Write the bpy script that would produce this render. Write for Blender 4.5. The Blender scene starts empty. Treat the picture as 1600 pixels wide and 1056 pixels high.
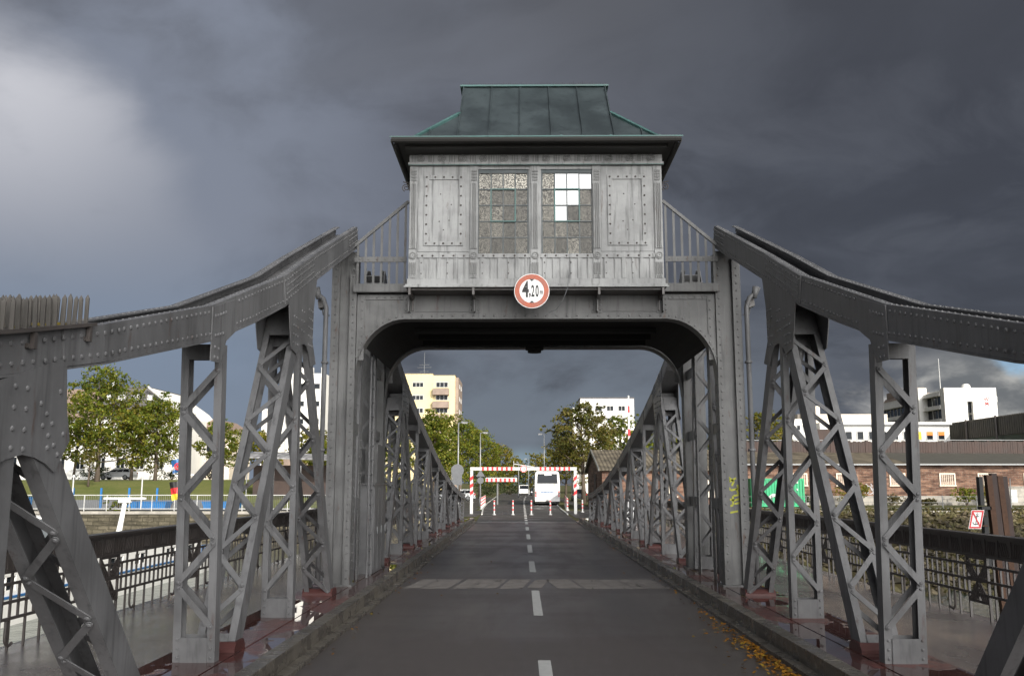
import bpy, math, random
from mathutils import Vector, Matrix
R = math.radians
sc = bpy.context.scene
col = sc.collection
random.seed(7)

# ------------------------------------------------------------------ camera
cam = bpy.data.cameras.new('camera')
cam.sensor_width = 36.0
cam.lens = 36.0 * 1450 / 1600
cam.clip_start = 0.1
cam.clip_end = 6000
co = bpy.data.objects.new('camera', cam)
co.location = (-0.27, 0, 2.0)
co.rotation_euler = (R(90 + 8.975), 0, R(0.585))
col.objects.link(co)
sc.camera = co

# ------------------------------------------------------------------ light
SUN_AZ, SUN_EL = 30.0, 29.0          # sun stands behind the viewer, a little to the right
sd = Vector((math.sin(R(SUN_AZ)) * math.cos(R(SUN_EL)), -math.cos(R(SUN_AZ)) * math.cos(R(SUN_EL)), math.sin(R(SUN_EL))))
sun = bpy.data.lights.new('sun', 'SUN')
sun.energy = 5.0
sun.angle = R(0.53)
sun.color = (1.0, 0.93, 0.80)
so = bpy.data.objects.new('sun', sun)
so.rotation_euler = sd.to_track_quat('Z', 'Y').to_euler()
so.location = (60, -200, 120)
col.objects.link(so)

sc.view_settings.view_transform = 'Standard'
sc.view_settings.look = 'None'
sc.view_settings.exposure = 0
sc.view_settings.gamma = 1
sc.view_settings.use_curve_mapping = False


class NT:
    """small helper for writing node trees"""
    def __init__(s, tree):
        s.t = tree
        s.n = tree.nodes
        s.l = tree.links

    def new(s, typ, **kw):
        n = s.n.new(typ)
        for k, v in kw.items():
            setattr(n, k, v)
        return n

    def put(s, sock, v):
        if isinstance(v, bpy.types.NodeSocket):
            s.l.new(v, sock)
        elif v is not None:
            if isinstance(v, (tuple, list)) and len(v) == 3 and len(sock.default_value) == 4:
                v = (*v, 1)
            sock.default_value = v

    def math(s, op, a, b=None, c=None, clamp=False):
        n = s.new('ShaderNodeMath', operation=op, use_clamp=clamp)
        s.put(n.inputs[0], a)
        if b is not None:
            s.put(n.inputs[1], b)
        if c is not None:
            s.put(n.inputs[2], c)
        return n.outputs[0]

    def mix(s, f, a, b, mode='MIX'):
        n = s.new('ShaderNodeMix', data_type='RGBA', blend_type=mode)
        s.put(n.inputs[0], f)
        s.put(n.inputs[6], a)
        s.put(n.inputs[7], b)
        return n.outputs[2]

    def step(s, v, lo, hi, a=0.0, b=1.0):
        n = s.new('ShaderNodeMapRange', interpolation_type='SMOOTHSTEP')
        s.put(n.inputs[0], v)
        s.put(n.inputs[1], lo)
        s.put(n.inputs[2], hi)
        s.put(n.inputs[3], a)
        s.put(n.inputs[4], b)
        return n.outputs[0]

    def noise(s, vec, scale, detail=4, rough=.55, dist=0.0):
        n = s.new('ShaderNodeTexNoise')
        s.put(n.inputs['Vector'], vec)
        s.put(n.inputs['Scale'], scale)
        s.put(n.inputs['Detail'], detail)
        s.put(n.inputs['Roughness'], rough)
        s.put(n.inputs['Distortion'], dist)
        return n.outputs[0]

    def vec(s, v, scale=(1, 1, 1), loc=(0, 0, 0)):
        n = s.new('ShaderNodeMapping')
        s.put(n.inputs[0], v)
        n.inputs[1].default_value = loc
        n.inputs[3].default_value = scale
        return n.outputs[0]


def make_world():
    w = bpy.data.worlds.new('World')
    sc.world = w
    w.use_nodes = True
    T = NT(w.node_tree)
    T.n.clear()
    out = T.new('ShaderNodeOutputWorld')
    tc = T.new('ShaderNodeTexCoord')
    sky = T.new('ShaderNodeTexSky', sky_type='NISHITA')
    sky.sun_disc = False
    sky.sun_elevation = R(SUN_EL)
    sky.sun_rotation = R(180 - SUN_AZ)
    sky.altitude = 60
    g = tc.outputs['Generated']
    sx = T.new('ShaderNodeSeparateXYZ')
    T.l.new(g, sx.inputs[0])
    x, y, z = sx.outputs
    az = T.math('MULTIPLY', T.math('ARCTAN2', x, y), 57.2958)
    el = T.math('MULTIPLY', T.math('ARCSINE', z), 57.2958)
    # cloud deck coordinates: flat layer seen in perspective
    d = T.math('ADD', T.math('MAXIMUM', z, 0.0), 0.22)
    cv = T.new('ShaderNodeCombineXYZ')
    T.l.new(T.math('DIVIDE', x, d), cv.inputs[0])
    T.l.new(T.math('DIVIDE', y, d), cv.inputs[1])
    T.l.new(T.math('MULTIPLY', z, 2.2), cv.inputs[2])
    p = cv.outputs[0]
    wp = T.new('ShaderNodeTexNoise')
    T.l.new(p, wp.inputs['Vector'])
    wp.inputs['Scale'].default_value = 1.1
    wp.inputs['Detail'].default_value = 3
    vw = T.new('ShaderNodeVectorMath', operation='MULTIPLY_ADD')
    T.l.new(wp.outputs['Color'], vw.inputs[0])
    vw.inputs[1].default_value = (.9, .9, .9)
    T.l.new(p, vw.inputs[2])
    p = vw.outputs[0]
    n1 = T.noise(p, 0.9, 6, .54, .3)
    n2 = T.noise(T.vec(p, loc=(7, 3, 1)), 2.0, 8, .58, .3)
    n3 = T.noise(T.vec(g, (1, 1, 1.5), (3, 1, 5)), 4.0, 6, .55, .35)
    # dark slate rain cloud
    c = T.mix(T.step(n1, .36, .66), (.050, .055, .070), (.160, .176, .215))
    c = T.mix(T.math('MULTIPLY', T.step(n2, .46, .64), .6), c, (.165, .178, .212))
    c = T.mix(T.math('MULTIPLY', T.step(n2, .50, .34), .55), c, (.044, .047, .058))
    # greyer and warmer towards the zenith in the middle, darker to the right
    c = T.mix(T.step(el, 14, 31, 0, .55), c, (.088, .086, .090))
    c = T.mix(T.step(az, -2, 22, 0, .62), c, (.060, .066, .084))
    # lighter, bluer to the left
    vw2 = T.new('ShaderNodeVectorMath', operation='MULTIPLY_ADD')
    T.l.new(wp.outputs['Color'], vw2.inputs[0])
    vw2.inputs[1].default_value = (.16, .16, .16)
    T.l.new(g, vw2.inputs[2])
    n5 = T.noise(T.vec(vw2.outputs[0], (1, 1, 1.35), (9, 2, 4)), 3.6, 8, .56, .1)
    front = T.step(az, -78, -48)
    lm = T.math('MULTIPLY', T.math('MULTIPLY', T.step(az, 6, -20), front), T.step(n5, .36, .60, .40, 1.0))
    c = T.mix(lm, c, (.225, .250, .312))
    lw = T.math('MULTIPLY', T.math('MULTIPLY', T.step(az, -6, -18), front), T.step(el, 16, 7))
    c = T.mix(T.math('MULTIPLY', lw, .8), c, (.205, .262, .355))
    # veil of rain light low under the portal
    lo = T.math('MULTIPLY', T.step(el, 13, 5), T.step(T.math('ABSOLUTE', az), 22, 6))
    c = T.mix(T.math('MULTIPLY', lo, T.step(n3, .40, .60, .0, .9)), c, (.170, .200, .245))
    # bright edge of the cloud at the upper left
    w1 = T.math('MULTIPLY', T.math('SUBTRACT', n3, .5), 13)
    # elevation of the edge at this azimuth
    edge = T.math('MINIMUM', T.math('MULTIPLY_ADD', az, -.42, 12.9), T.math('MULTIPLY_ADD', az, -1.45, -11.8))
    dd = T.math('ADD', T.math('SUBTRACT', edge, el), w1)
    br = T.math('MULTIPLY', T.step(dd, -1.2, 5.0), T.step(el, 9, 23, .0, 1.0))
    br = T.math('MULTIPLY', br, T.step(az, -16.0, -31, .06, 1.0))
    br = T.math('MULTIPLY', br, T.step(n5, .36, .60, .46, 1.0))
    br = T.math('MULTIPLY', br, T.step(az, -70, -45))
    c = T.mix(br, c, (.60, .605, .65))
    # break in the clouds low on the right: white cumulus and blue sky
    n4 = T.noise(T.vec(g, (1, 1, 1.9), (2.3, .7, .1)), 7.0, 6, .58, .3)
    hole = T.math('MULTIPLY', T.step(T.math('ADD', az, T.math('MULTIPLY', T.math('SUBTRACT', n4, .5), 14)), 20, 25), T.step(T.math('ADD', el, T.math('MULTIPLY', T.math('SUBTRACT', n4, .5), 9)), 8.6, 6.2))
    hole = T.math('MULTIPLY', hole, T.step(az, 80, 60))
    blue = T.mix(1.0, sky.outputs[0], (.10, .12, .15), 'MULTIPLY')
    cum = T.mix(T.step(n4, .44, .66), (.17, .18, .19), (.62, .61, .58))
    cum = T.mix(T.math('MULTIPLY', T.step(az, 26, 28), T.step(n3, .56, .48)), cum, blue)
    c = T.mix(T.math('MULTIPLY', hole, .88), c, cum)
    # pale gap on the horizon at the end of the street
    gp = T.math('MULTIPLY', T.step(T.math('ABSOLUTE', T.math('SUBTRACT', az, .6)), 1.9, .6), T.step(el, 2.6, 1.3))
    c = T.mix(T.math('MULTIPLY', gp, .7), c, (.30, .42, .50))
    # bright glow added behind the viewer to light the bridge, on the sun's side
    bd = Vector((.36, -.90, .27)).normalized()
    vm = T.new('ShaderNodeVectorMath', operation='DOT_PRODUCT')
    T.l.new(g, vm.inputs[0])
    vm.inputs[1].default_value = bd
    bk = T.step(vm.outputs['Value'], .66, .985)
    bk = T.math('MULTIPLY', bk, T.step(n2, .25, .7, .70, 1.0))
    c = T.mix(bk, c, (7.4, 7.35, 7.25))
    # below the horizon
    c = T.mix(T.step(z, 0.0, -.03), c, (.05, .05, .05))
    bg = T.new('ShaderNodeBackground')
    T.l.new(c, bg.inputs[0])
    bg.inputs[1].default_value = 1.0
    bg2 = T.new('ShaderNodeBackground')
    T.l.new(sky.outputs[0], bg2.inputs[0])
    bg2.inputs[1].default_value = 0.05
    # the cloud deck covers nearly all of the clear sky
    mx = T.new('ShaderNodeMixShader')
    mx.inputs[0].default_value = .97
    T.l.new(bg2.outputs[0], mx.inputs[1])
    T.l.new(bg.outputs[0], mx.inputs[2])
    T.l.new(mx.outputs[0], out.inputs[0])


make_world()


# ------------------------------------------------------------------ mesh helpers
class MB:
    def __init__(s):
        s.v, s.f, s.m = [], [], []

    def add(s, vs, fs, m=0):
        o = len(s.v)
        s.v += [tuple(v) for v in vs]
        for f in fs:
            s.f.append(tuple(i + o for i in f))
            s.m.append(m)

    def hexa(s, c8, m=0):
        s.add(c8, [(0, 3, 2, 1), (4, 5, 6, 7), (0, 1, 5, 4), (1, 2, 6, 5), (2, 3, 7, 6), (3, 0, 4, 7)], m)

    def box(s, x0, x1, y0, y1, z0, z1, m=0):
        x0, x1 = min(x0, x1), max(x0, x1)
        y0, y1 = min(y0, y1), max(y0, y1)
        s.hexa([(x0, y0, z0), (x1, y0, z0), (x1, y1, z0), (x0, y1, z0), (x0, y0, z1), (x1, y0, z1), (x1, y1, z1), (x0, y1, z1)], m)

    def bar(s, a, b, w, t, up=(0, 0, 1), m=0):
        """rectangular bar from a to b, w wide across, t thick along up"""
        a, b, up = Vector(a), Vector(b), Vector(up)
        d = (b - a).normalized()
        sd_ = d.cross(up)
        if sd_.length < 1e-5:
            sd_ = d.cross(Vector((0, 1, 0)))
        sd_.normalize()
        u = sd_.cross(d).normalized()
        sd_ *= w / 2
        u *= t / 2
        s.hexa([a - sd_ - u, a + sd_ - u, b + sd_ - u, b - sd_ - u, a - sd_ + u, a + sd_ + u, b + sd_ + u, b - sd_ + u], m)

    def prism(s, pts, ax, c0, c1, m=0):
        """extrude a 2D outline; ax = 'x','y','z' names the extrusion axis"""
        def P(p, c):
            return (c, p[0], p[1]) if ax == 'x' else (p[0], c, p[1]) if ax == 'y' else (p[0], p[1], c)
        n = len(pts)
        vs = [P(p, c0) for p in pts] + [P(p, c1) for p in pts]
        fs = [tuple(range(n - 1, -1, -1)), tuple(range(n, 2 * n))] + [(i, (i + 1) % n, n + (i + 1) % n, n + i) for i in range(n)]
        s.add(vs, fs, m)

    def tube(s, path, r, n=8, m=0, cap=True):
        path = [Vector(p) for p in path]
        rs = r if isinstance(r, (list, tuple)) else [r] * len(path)
        vs, fs = [], []
        ref = Vector((0, 0, 1))
        d0 = (path[1] - path[0]).normalized()
        if abs(d0.z) > .9:
            ref = Vector((1, 0, 0))
        for i, p in enumerate(path):
            a = path[max(i - 1, 0)]
            b = path[min(i + 1, len(path) - 1)]
            d = (b - a).normalized()
            u = d.cross(ref).normalized()
            w = d.cross(u).normalized()
            for k in range(n):
                t = 2 * math.pi * k / n
                vs.append(p + (u * math.cos(t) + w * math.sin(t)) * rs[i])
        for i in range(len(path) - 1):
            for k in range(n):
                k2 = (k + 1) % n
                fs.append((i * n + k, i * n + k2, (i + 1) * n + k2, (i + 1) * n + k))
        if cap:
            fs.append(tuple(range(n - 1, -1, -1)))
            fs.append(tuple(range((len(path) - 1) * n, len(path) * n)))
        s.add(vs, fs, m)

    def disc(s, c, ax, r, t, n=24, m=0, r_in=0):
        """flat disc or ring of thickness t whose axis is ax"""
        c, ax = Vector(c), Vector(ax).normalized()
        ref = Vector((0, 0, 1)) if abs(ax.z) < .9 else Vector((1, 0, 0))
        u = ax.cross(ref).normalized()
        w = u.cross(ax).normalized()
        ring = lambda rr, o: [c + (u * math.cos(2 * math.pi * k / n) + w * math.sin(2 * math.pi * k / n)) * rr + ax * o for k in range(n)]
        if r_in <= 0:
            vs = ring(r, 0) + ring(r, t)
            fs = [tuple(range(n)), tuple(range(n, 2 * n))] + [(k, (k + 1) % n, n + (k + 1) % n, n + k) for k in range(n)]
        else:
            vs = ring(r, 0) + ring(r, t) + ring(r_in, t) + ring(r_in, 0)
            fs = []
            for k in range(n):
                k2 = (k + 1) % n
                for a, b in ((0, 1), (1, 2), (2, 3), (3, 0)):
                    fs.append((a * n + k, a * n + k2, b * n + k2, b * n + k))
        s.add(vs, fs, m)

    def rivet(s, p, nrm, r=.02, m=0):
        p, a = Vector(p), Vector(nrm).normalized()
        ref = Vector((0, 0, 1)) if abs(a.z) < .9 else Vector((1, 0, 0))
        u = a.cross(ref).normalized()
        w = u.cross(a)
        n = 7
        vs = []
        for rr, h in ((1, 0), (.80, .48)):
            for k in range(n):
                t = 2 * math.pi * k / n
                vs.append(p + (u * math.cos(t) + w * math.sin(t)) * r * rr + a * r * h)
        vs.append(p + a * r * .72)
        fs = []
        for k in range(n):
            k2 = (k + 1) % n
            fs.append((k, k2, n + k2, n + k))
            fs.append((n + k, n + k2, 2 * n))
        s.add(vs, fs, m)

    def build(s, name, mats, parent=None, smooth=False, base=None):
        if not isinstance(mats, (list, tuple)):
            mats = [mats]
        off = Vector((0, 0, 0))
        if parent is not None:
            r = parent
            while r.parent:
                r = r.parent
            off = Vector(r.location)
        elif base is not None:
            off = Vector(base)
        me = bpy.data.meshes.new(name)
        me.from_pydata([(v[0] - off.x, v[1] - off.y, v[2] - off.z) for v in s.v], [], s.f)
        for m in mats:
            me.materials.append(m)
        if len(mats) > 1:
            me.polygons.foreach_set('material_index', s.m)
        if smooth:
            me.polygons.foreach_set('use_smooth', [True] * len(me.polygons))
        me.update()
        o = bpy.data.objects.new(name, me)
        if parent is not None:
            o.parent = parent
        else:
            o.location = off
        col.objects.link(o)
        return o


def tag(o, label=None, cat=None, group=None, kind=None):
    for k, v in (('label', label), ('category', cat), ('group', group), ('kind', kind)):
        if v:
            o[k] = v
    return o


def thing(name, loc, label, cat, group=None):
    o = bpy.data.objects.new(name, None)
    o.location = loc
    o.empty_display_size = .2
    col.objects.link(o)
    return tag(o, label, cat, group)


def copy_tree(o, parent=None):
    c = o.copy()
    col.objects.link(c)
    c.parent = parent
    for ch in o.children:
        copy_tree(ch, c)
    return c


def text_into(mb, s, size, place, depth=.004, m=0, xs=1.0, align='CENTER', bold=0.0):
    """letters as flat mesh; place(x, y, d) maps letter plane to the world"""
    cu = bpy.data.curves.new('lettering', 'FONT')
    cu.body = s
    cu.size = size
    cu.align_x = align
    cu.align_y = 'CENTER'
    cu.offset = bold
    ob = bpy.data.objects.new('lettering', cu)
    col.objects.link(ob)
    bpy.context.view_layer.update()
    me = bpy.data.meshes.new_from_object(ob)
    mb.add([place(v.co.x * xs, v.co.y, 0) for v in me.vertices], [tuple(p.vertices) for p in me.polygons], m)
    bpy.data.objects.remove(ob)
    bpy.data.curves.remove(cu)
    bpy.data.meshes.remove(me)


# ------------------------------------------------------------------ materials
def mat(name, rough=.5, spec=.5, metal=0.0):
    m = bpy.data.materials.new(name)
    m.use_nodes = True
    T = NT(m.node_tree)
    b = T.n['Principled BSDF']
    b.inputs['Roughness'].default_value = rough
    b.inputs['Specular IOR Level'].default_value = spec
    b.inputs['Metallic'].default_value = metal
    return m, T, b


def bump(T, b, h, dist=.01, strength=.5):
    n = T.new('ShaderNodeBump')
    n.inputs['Strength'].default_value = strength
    n.inputs['Distance'].default_value = dist
    T.l.new(h, n.inputs['Height'])
    T.l.new(n.outputs[0], b.inputs['Normal'])


def coords(T):
    return T.new('ShaderNodeTexCoord').outputs['Object']


def worn(T, v, c, var=.18, streak=.25, stain=(.09, .05, .035), amount=.5, sscale=1.0):
    """paint with uneven tone, run marks and small rust stains"""
    n1 = T.noise(v, 1.3 * sscale, 5, .6)
    n2 = T.noise(T.vec(v, (9, 9, .7)), 1.6 * sscale, 4, .6)
    n3 = T.noise(v, 26 * sscale, 4, .6)
    n4 = T.noise(T.vec(v, (5, 5, 1.1), (3, 7, 1)), 1.7 * sscale, 6, .68)
    lo = tuple(a * (1 - var) for a in c)
    hi = tuple(min(a * (1 + var), .95) for a in c)
    o = T.mix(T.step(n1, .3, .7), lo, hi)
    o = T.mix(T.math('MULTIPLY', T.step(n2, .50, .72), streak), o, tuple(a * .45 for a in c))
    o = T.mix(T.math('MULTIPLY', T.step(n2, .42, .25), streak * .7), o, tuple(min(a * 1.4, .95) for a in c))
    o = T.mix(T.math('MULTIPLY', T.step(n4, .60, .72), amount), o, stain)
    o = T.mix(T.math('MULTIPLY', T.step(n3, .58, .75), .16), o, tuple(a * .5 for a in c))
    return o, n1, n3


def paint(name, c, rough=.45, var=.18, streak=.25, amount=.5, stain=(.09, .05, .035), spec=.5, sscale=1.0):
    m, T, b = mat(name, rough, spec)
    v = coords(T)
    o, n1, n3 = worn(T, v, c, var, streak, stain, amount, sscale)
    T.l.new(o, b.inputs['Base Color'])
    T.l.new(T.step(n1, .3, .7, rough - .10, rough + .12), b.inputs['Roughness'])
    bump(T, b, n3, .004, .35)
    return m


def plain(name, c, rough=.5, var=.1, scale=3.0, spec=.4, metal=0.0):
    m, T, b = mat(name, rough, spec, metal)
    v = coords(T)
    n = T.noise(v, scale, 4, .6)
    T.l.new(T.mix(n, tuple(a * (1 - var * 2) for a in c), tuple(min(a * (1 + var * 2), .95) for a in c)), b.inputs['Base Color'])
    return m


M = {}
M['steel'] = paint('weathered grey bridge paint', (.150, .149, .151), .48, .24, .55, .6, spec=.28)
M['steel_dark'] = paint('dark railing paint', (.070, .060, .055), .40, .2, .3, .5)
M['cabin'] = paint('pale grey cabin paint', (.305, .306, .302), .6, .24, .8, .5, spec=.2)
M['portal'] = paint('grey portal paint', (.140, .139, .137), .55, .26, .6, .75, spec=.25)
M['shoe'] = paint('red oxide shoe paint', (.080, .028, .025), .45, .25, .3, .2)
M['copper'] = paint('dark green copper sheet', (.050, .063, .066), .42, .3, .5, .0)
M['cabin_dark'] = paint('shade grey ornament paint', (.185, .185, .18), .6, .2, .3, .3)  # darker grey paints in relief shade on flutes, dice and rosettes
M['rivet_dark'] = plain('rusty rivet heads', (.07, .06, .055), .6, .2)
M['painted_shade'] = plain('painted underside shade', (.010, .0095, .009), .9, .2)  # near black puts the shade under the arch into the colour
M['copper_edge'] = paint('green copper edge', (.065, .14, .13), .5, .3, .3, .2)
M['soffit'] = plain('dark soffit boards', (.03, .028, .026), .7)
M['timber_grey'] = paint('grey weathered palings', (.085, .078, .070), .75, .3, .5, .3)
M['moss'] = plain('yellow moss', (.16, .12, .02), .9, .4, 18)
M['white_paint'] = plain('white road paint', (.52, .52, .50), .55, .12, 9)
M['sign_white'] = plain('sign white', (.78, .77, .75), .35, .03)
M['sign_red'] = paint('sign red', (.40, .085, .035), .38, .2, .3, .25, (.5, .35, .25), sscale=6)
M['red'] = plain('signal red', (.55, .025, .03), .4, .1)
M['white'] = plain('white lacquer', (.47, .47, .465), .3, .04)
M['black'] = plain('black lettering', (.015, .015, .015), .5, .1)
M['rubber'] = plain('black rubber', (.018, .018, .018), .6, .1)
M['galv'] = plain('galvanised steel', (.20, .205, .21), .4, .12, 5, .5, .3)
M['sign_back'] = plain('grey sign back', (.11, .115, .125), .5, .08)
M['glass_dark'] = plain('dark window glass', (.014, .017, .021), .08, .1, 2, .12)
M['yellow_wall'] = paint('yellow plaster', (.66, .55, .31), .8, .06, .08, .0, sscale=.25)
M['white_wall'] = paint('white plaster', (.72, .71, .68), .8, .07, .16, .0, sscale=.25)
M['cream_wall'] = paint('cream plaster', (.68, .60, .50), .8, .08, .12, .0, sscale=.25)
M['brown_panel'] = paint('brown balcony boards', (.26, .20, .165), .8, .15, .3, .0, sscale=.6)
M['roof_dark'] = plain('dark slate roof', (.10, .095, .095), .6, .2, 1.5)
M['roof_brown'] = plain('brown tile roof', (.21, .155, .125), .75, .2, 2)
M['brown_wood'] = paint('dark brown boards', (.050, .034, .030), .8, .3, .6, .1, sscale=.7)
M['green_paint'] = paint('green container paint', (.015, .30, .13), .5, .12, .3, .2, sscale=.8)
M['green_hall'] = paint('dull green cladding', (.05, .075, .055), .7, .25, .5, .1, sscale=.4)
M['blue_paint'] = plain('blue sheet', (.02, .14, .36), .5, .15)
M['cladding'] = paint('grey green cladding', (.105, .10, .085), .75, .25, .55, .2, sscale=.5)
M['concrete'] = paint('old concrete', (.30, .28, .25), .8, .25, .4, .1)
M['orange'] = plain('orange board', (.75, .20, .03), .5, .08)
M['yellow'] = plain('yellow blind', (.80, .62, .04), .6, .08)
M['spray_pale'] = plain('pale spray paint', (.42, .42, .44), .7, .1)
M['graffiti'] = plain('yellow spray paint', (.34, .34, .03), .5, .2, 12)
M['ship_white'] = plain('white ship enamel', (.80, .80, .79), .3, .04, .6)
M['coach_white'] = paint('white coach paint', (.66, .66, .66), .3, .05, .14, .05)
M['ship_blue'] = plain('blue ship stripe', (.03, .13, .33), .35, .1)
M['ship_grey'] = plain('grey ship deck', (.38, .42, .46), .6, .1)
M['bark'] = paint('tree bark', (.085, .065, .048), .9, .3, .4, .0)
M['dark_rust'] = plain('dark rust', (.07, .035, .02), .8, .3, 9)


def m_pane(name, textured, k=1.0):
    m, T, b = mat(name, .05, .8, .85)
    v = coords(T)
    if textured:
        n = T.noise(v, 66, 3, .7)
        h = n
        spot = T.step(n, .57, .47)
        g = T.new('ShaderNodeNewGeometry')
        gl = T.mix(T.step(g.outputs['Random Per Island'], 0, 1, .0, 1.0), tuple(a * k for a in (.055, .053, .047)), tuple(a * k for a in (.125, .118, .102)))
        T.l.new(T.mix(spot, gl, (.018, .017, .016)), b.inputs['Base Color'])
        b.inputs['Roughness'].default_value = .25
        bump(T, b, h, .006, .4)
    else:
        b.inputs['Base Color'].default_value = (.24, .24, .24, 1)
    return m


M['pane_rough'] = m_pane('rippled cathedral glass', True)
M['pane_pale'] = m_pane('pale cathedral glass', True, 1.9)
M['pane_clear'] = m_pane('clear mirror glass', False)


def m_asphalt(name, c=(.040, .037, .036), wet=.5, lo=.10, hi=.46):
    m, T, b = mat(name, .4, .5)
    v = coords(T)
    nf = T.noise(v, 160, 3, .7)
    nm = T.noise(v, 9, 5, .6)
    nl = T.noise(T.vec(v, (1.0, .16, 1)), .9, 5, .6, .4)
    ny = T.noise(T.vec(v, (.35, .8, 1)), .6, 3, .5, .3)
    base = T.mix(T.step(nf, .3, .72), tuple(a * .55 for a in c), tuple(a * 1.6 for a in c))
    base = T.mix(T.step(nm, .3, .75, 0, .5), base, tuple(a * 1.25 for a in c))
    base = T.mix(T.step(nl, .45, .7, 0, .45), base, tuple(a * .62 for a in c))
    T.l.new(base, b.inputs['Base Color'])
    ww = T.math('ADD', T.math('MULTIPLY', nl, .6), T.math('MULTIPLY', ny, .5))
    T.l.new(T.step(ww, wet + .13, wet - .10, lo, hi), b.inputs['Roughness'])
    bump(T, b, nf, .006, .5)
    return m


M['asphalt'] = m_asphalt('wet asphalt', (.086, .074, .069), .52, .30, .48)
M['asphalt_far'] = m_asphalt('damp asphalt beyond the bridge', (.050, .047, .044), .62, .22, .6)
M['pavement'] = m_asphalt('wet pavement', (.135, .114, .104), .50, .04, .30)


def m_joint():
    m, T, b = mat('worn concrete joint', .85, .2)
    v = coords(T)
    n = T.noise(v, 3.5, 6, .65)
    n2 = T.noise(T.vec(v, (1, .2, 1)), 5, 4, .6, .6)
    o = T.mix(T.step(n, .35, .65), (.195, .178, .165), (.265, .242, .225))
    o = T.mix(T.math('MULTIPLY', T.step(n2, .62, .68), .8), o, (.05, .045, .042))
    T.l.new(o, b.inputs['Base Color'])
    bump(T, b, n, .01, .4)
    return m


M['joint'] = m_joint()


def m_plate():
    m, T, b = mat('wet red checker plate', .2, .5)
    v = coords(T)
    n = T.noise(T.vec(v, (1.0, .55, 1)), 1.15, 4, .55, .3)
    n2 = T.noise(v, 5, 5, .6)
    wv = T.new('ShaderNodeTexWave', wave_type='BANDS', bands_direction='DIAGONAL')
    wv.inputs['Scale'].default_value = 17
    T.l.new(v, wv.inputs['Vector'])
    o = T.mix(T.step(n2, .3, .7), (.095, .034, .029), (.170, .062, .052))
    pud = T.step(n, .42, .48)
    o = T.mix(T.math('MULTIPLY', pud, .6), o, (.040, .022, .020))
    T.l.new(o, b.inputs['Base Color'])
    T.l.new(T.mix(pud, (.24, .24, .24), (.006, .006, .006)), b.inputs['Roughness'])
    h = T.math('MULTIPLY', wv.outputs['Fac'], T.math('SUBTRACT', 1.0, pud))
    bump(T, b, h, .004, .7)
    return m


M['plate'] = m_plate()


def m_kerb():
    m, T, b = mat('lichen kerb stone', .5, .5)
    v = coords(T)
    n = T.noise(v, 2.2, 5, .6)
    n2 = T.noise(v, 14, 6, .7)
    n3 = T.noise(T.vec(v, (1, .3, 6)), 3.0, 4, .6)
    o = T.mix(T.step(n, .3, .7), (.075, .066, .056), (.150, .132, .108))
    o = T.mix(T.math('MULTIPLY', T.step(n2, .56, .66), .65), o, (.30, .28, .22))
    o = T.mix(T.math('MULTIPLY', T.step(n3, .5, .7), .7), o, (.035, .03, .026))
    T.l.new(o, b.inputs['Base Color'])
    T.l.new(T.step(n, .4, .6, .16, .55), b.inputs['Roughness'])
    bump(T, b, n2, .02, .5)
    return m


M['kerb'] = m_kerb()


def m_brick(name, c1, c2, mortar, scale=1.0, axis=None):
    m, T, b = mat(name, .85, .3)
    v = coords(T)
    s = T.new('ShaderNodeSeparateXYZ')
    T.l.new(v, s.inputs[0])
    cb = T.new('ShaderNodeCombineXYZ')
    T.l.new(T.math('ADD', s.outputs[0], s.outputs[1]), cb.inputs[0])
    T.l.new(s.outputs[2], cb.inputs[1])
    br = T.new('ShaderNodeTexBrick')
    T.l.new(cb.outputs[0], br.inputs['Vector'])
    br.inputs['Scale'].default_value = scale
    br.inputs['Brick Width'].default_value = .62
    br.inputs['Row Height'].default_value = .22
    br.inputs['Mortar Size'].default_value = .02
    br.inputs['Color1'].default_value = (*c1, 1)
    br.inputs['Color2'].default_value = (*c2, 1)
    br.inputs['Mortar'].default_value = (*mortar, 1)
    n = T.noise(v, .9, 6, .7)
    n2 = T.noise(v, 4, 5, .7)
    o = T.mix(T.step(n, .42, .7, 0, .7), br.outputs[0], tuple(a * .4 for a in c1))
    o = T.mix(T.step(n2, .56, .72, 0, .7), o, tuple(min(a * 1.9, .9) for a in c2))
    n3 = T.noise(T.vec(v, (.35, .35, 3.2)), 1.1, 5, .65)
    o = T.mix(T.step(n3, .46, .62, 0, .75), o, tuple(a * .38 for a in c1))
    T.l.new(o, b.inputs['Base Color'])
    bump(T, b, br.outputs['Fac'], .02, .6)
    return m


M['brick'] = m_brick('weathered red brick', (.110, .055, .040), (.255, .145, .098), (.19, .15, .12))
M['brick_pale'] = m_brick('pale dirty brick', (.30, .21, .17), (.42, .31, .25), (.30, .26, .22))
M['stone_wall'] = m_brick('mossy quay stone', (.075, .066, .045), (.140, .122, .088), (.045, .04, .026), .8)


def m_ground(name, c1, c2, c3, s=1.0, rough=.95):
    m, T, b = mat(name, rough, .2)
    v = coords(T)
    n = T.noise(v, .25 * s, 6, .65)
    n2 = T.noise(v, 3 * s, 5, .7)
    o = T.mix(T.step(n, .35, .65), c1, c2)
    o = T.mix(T.step(n2, .45, .75, 0, .8), o, c3)
    T.l.new(o, b.inputs['Base Color'])
    bump(T, b, n2, .05, .6)
    return m


M['ground'] = m_ground('rough verge', (.055, .065, .022), (.095, .085, .040), (.035, .042, .016))
M['lawn'] = m_ground('sunlit lawn', (.100, .120, .030), (.135, .140, .044), (.065, .085, .022))
M['bank'] = m_ground('weedy bank soil', (.075, .062, .028), (.105, .085, .030), (.040, .036, .018), 2)


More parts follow.
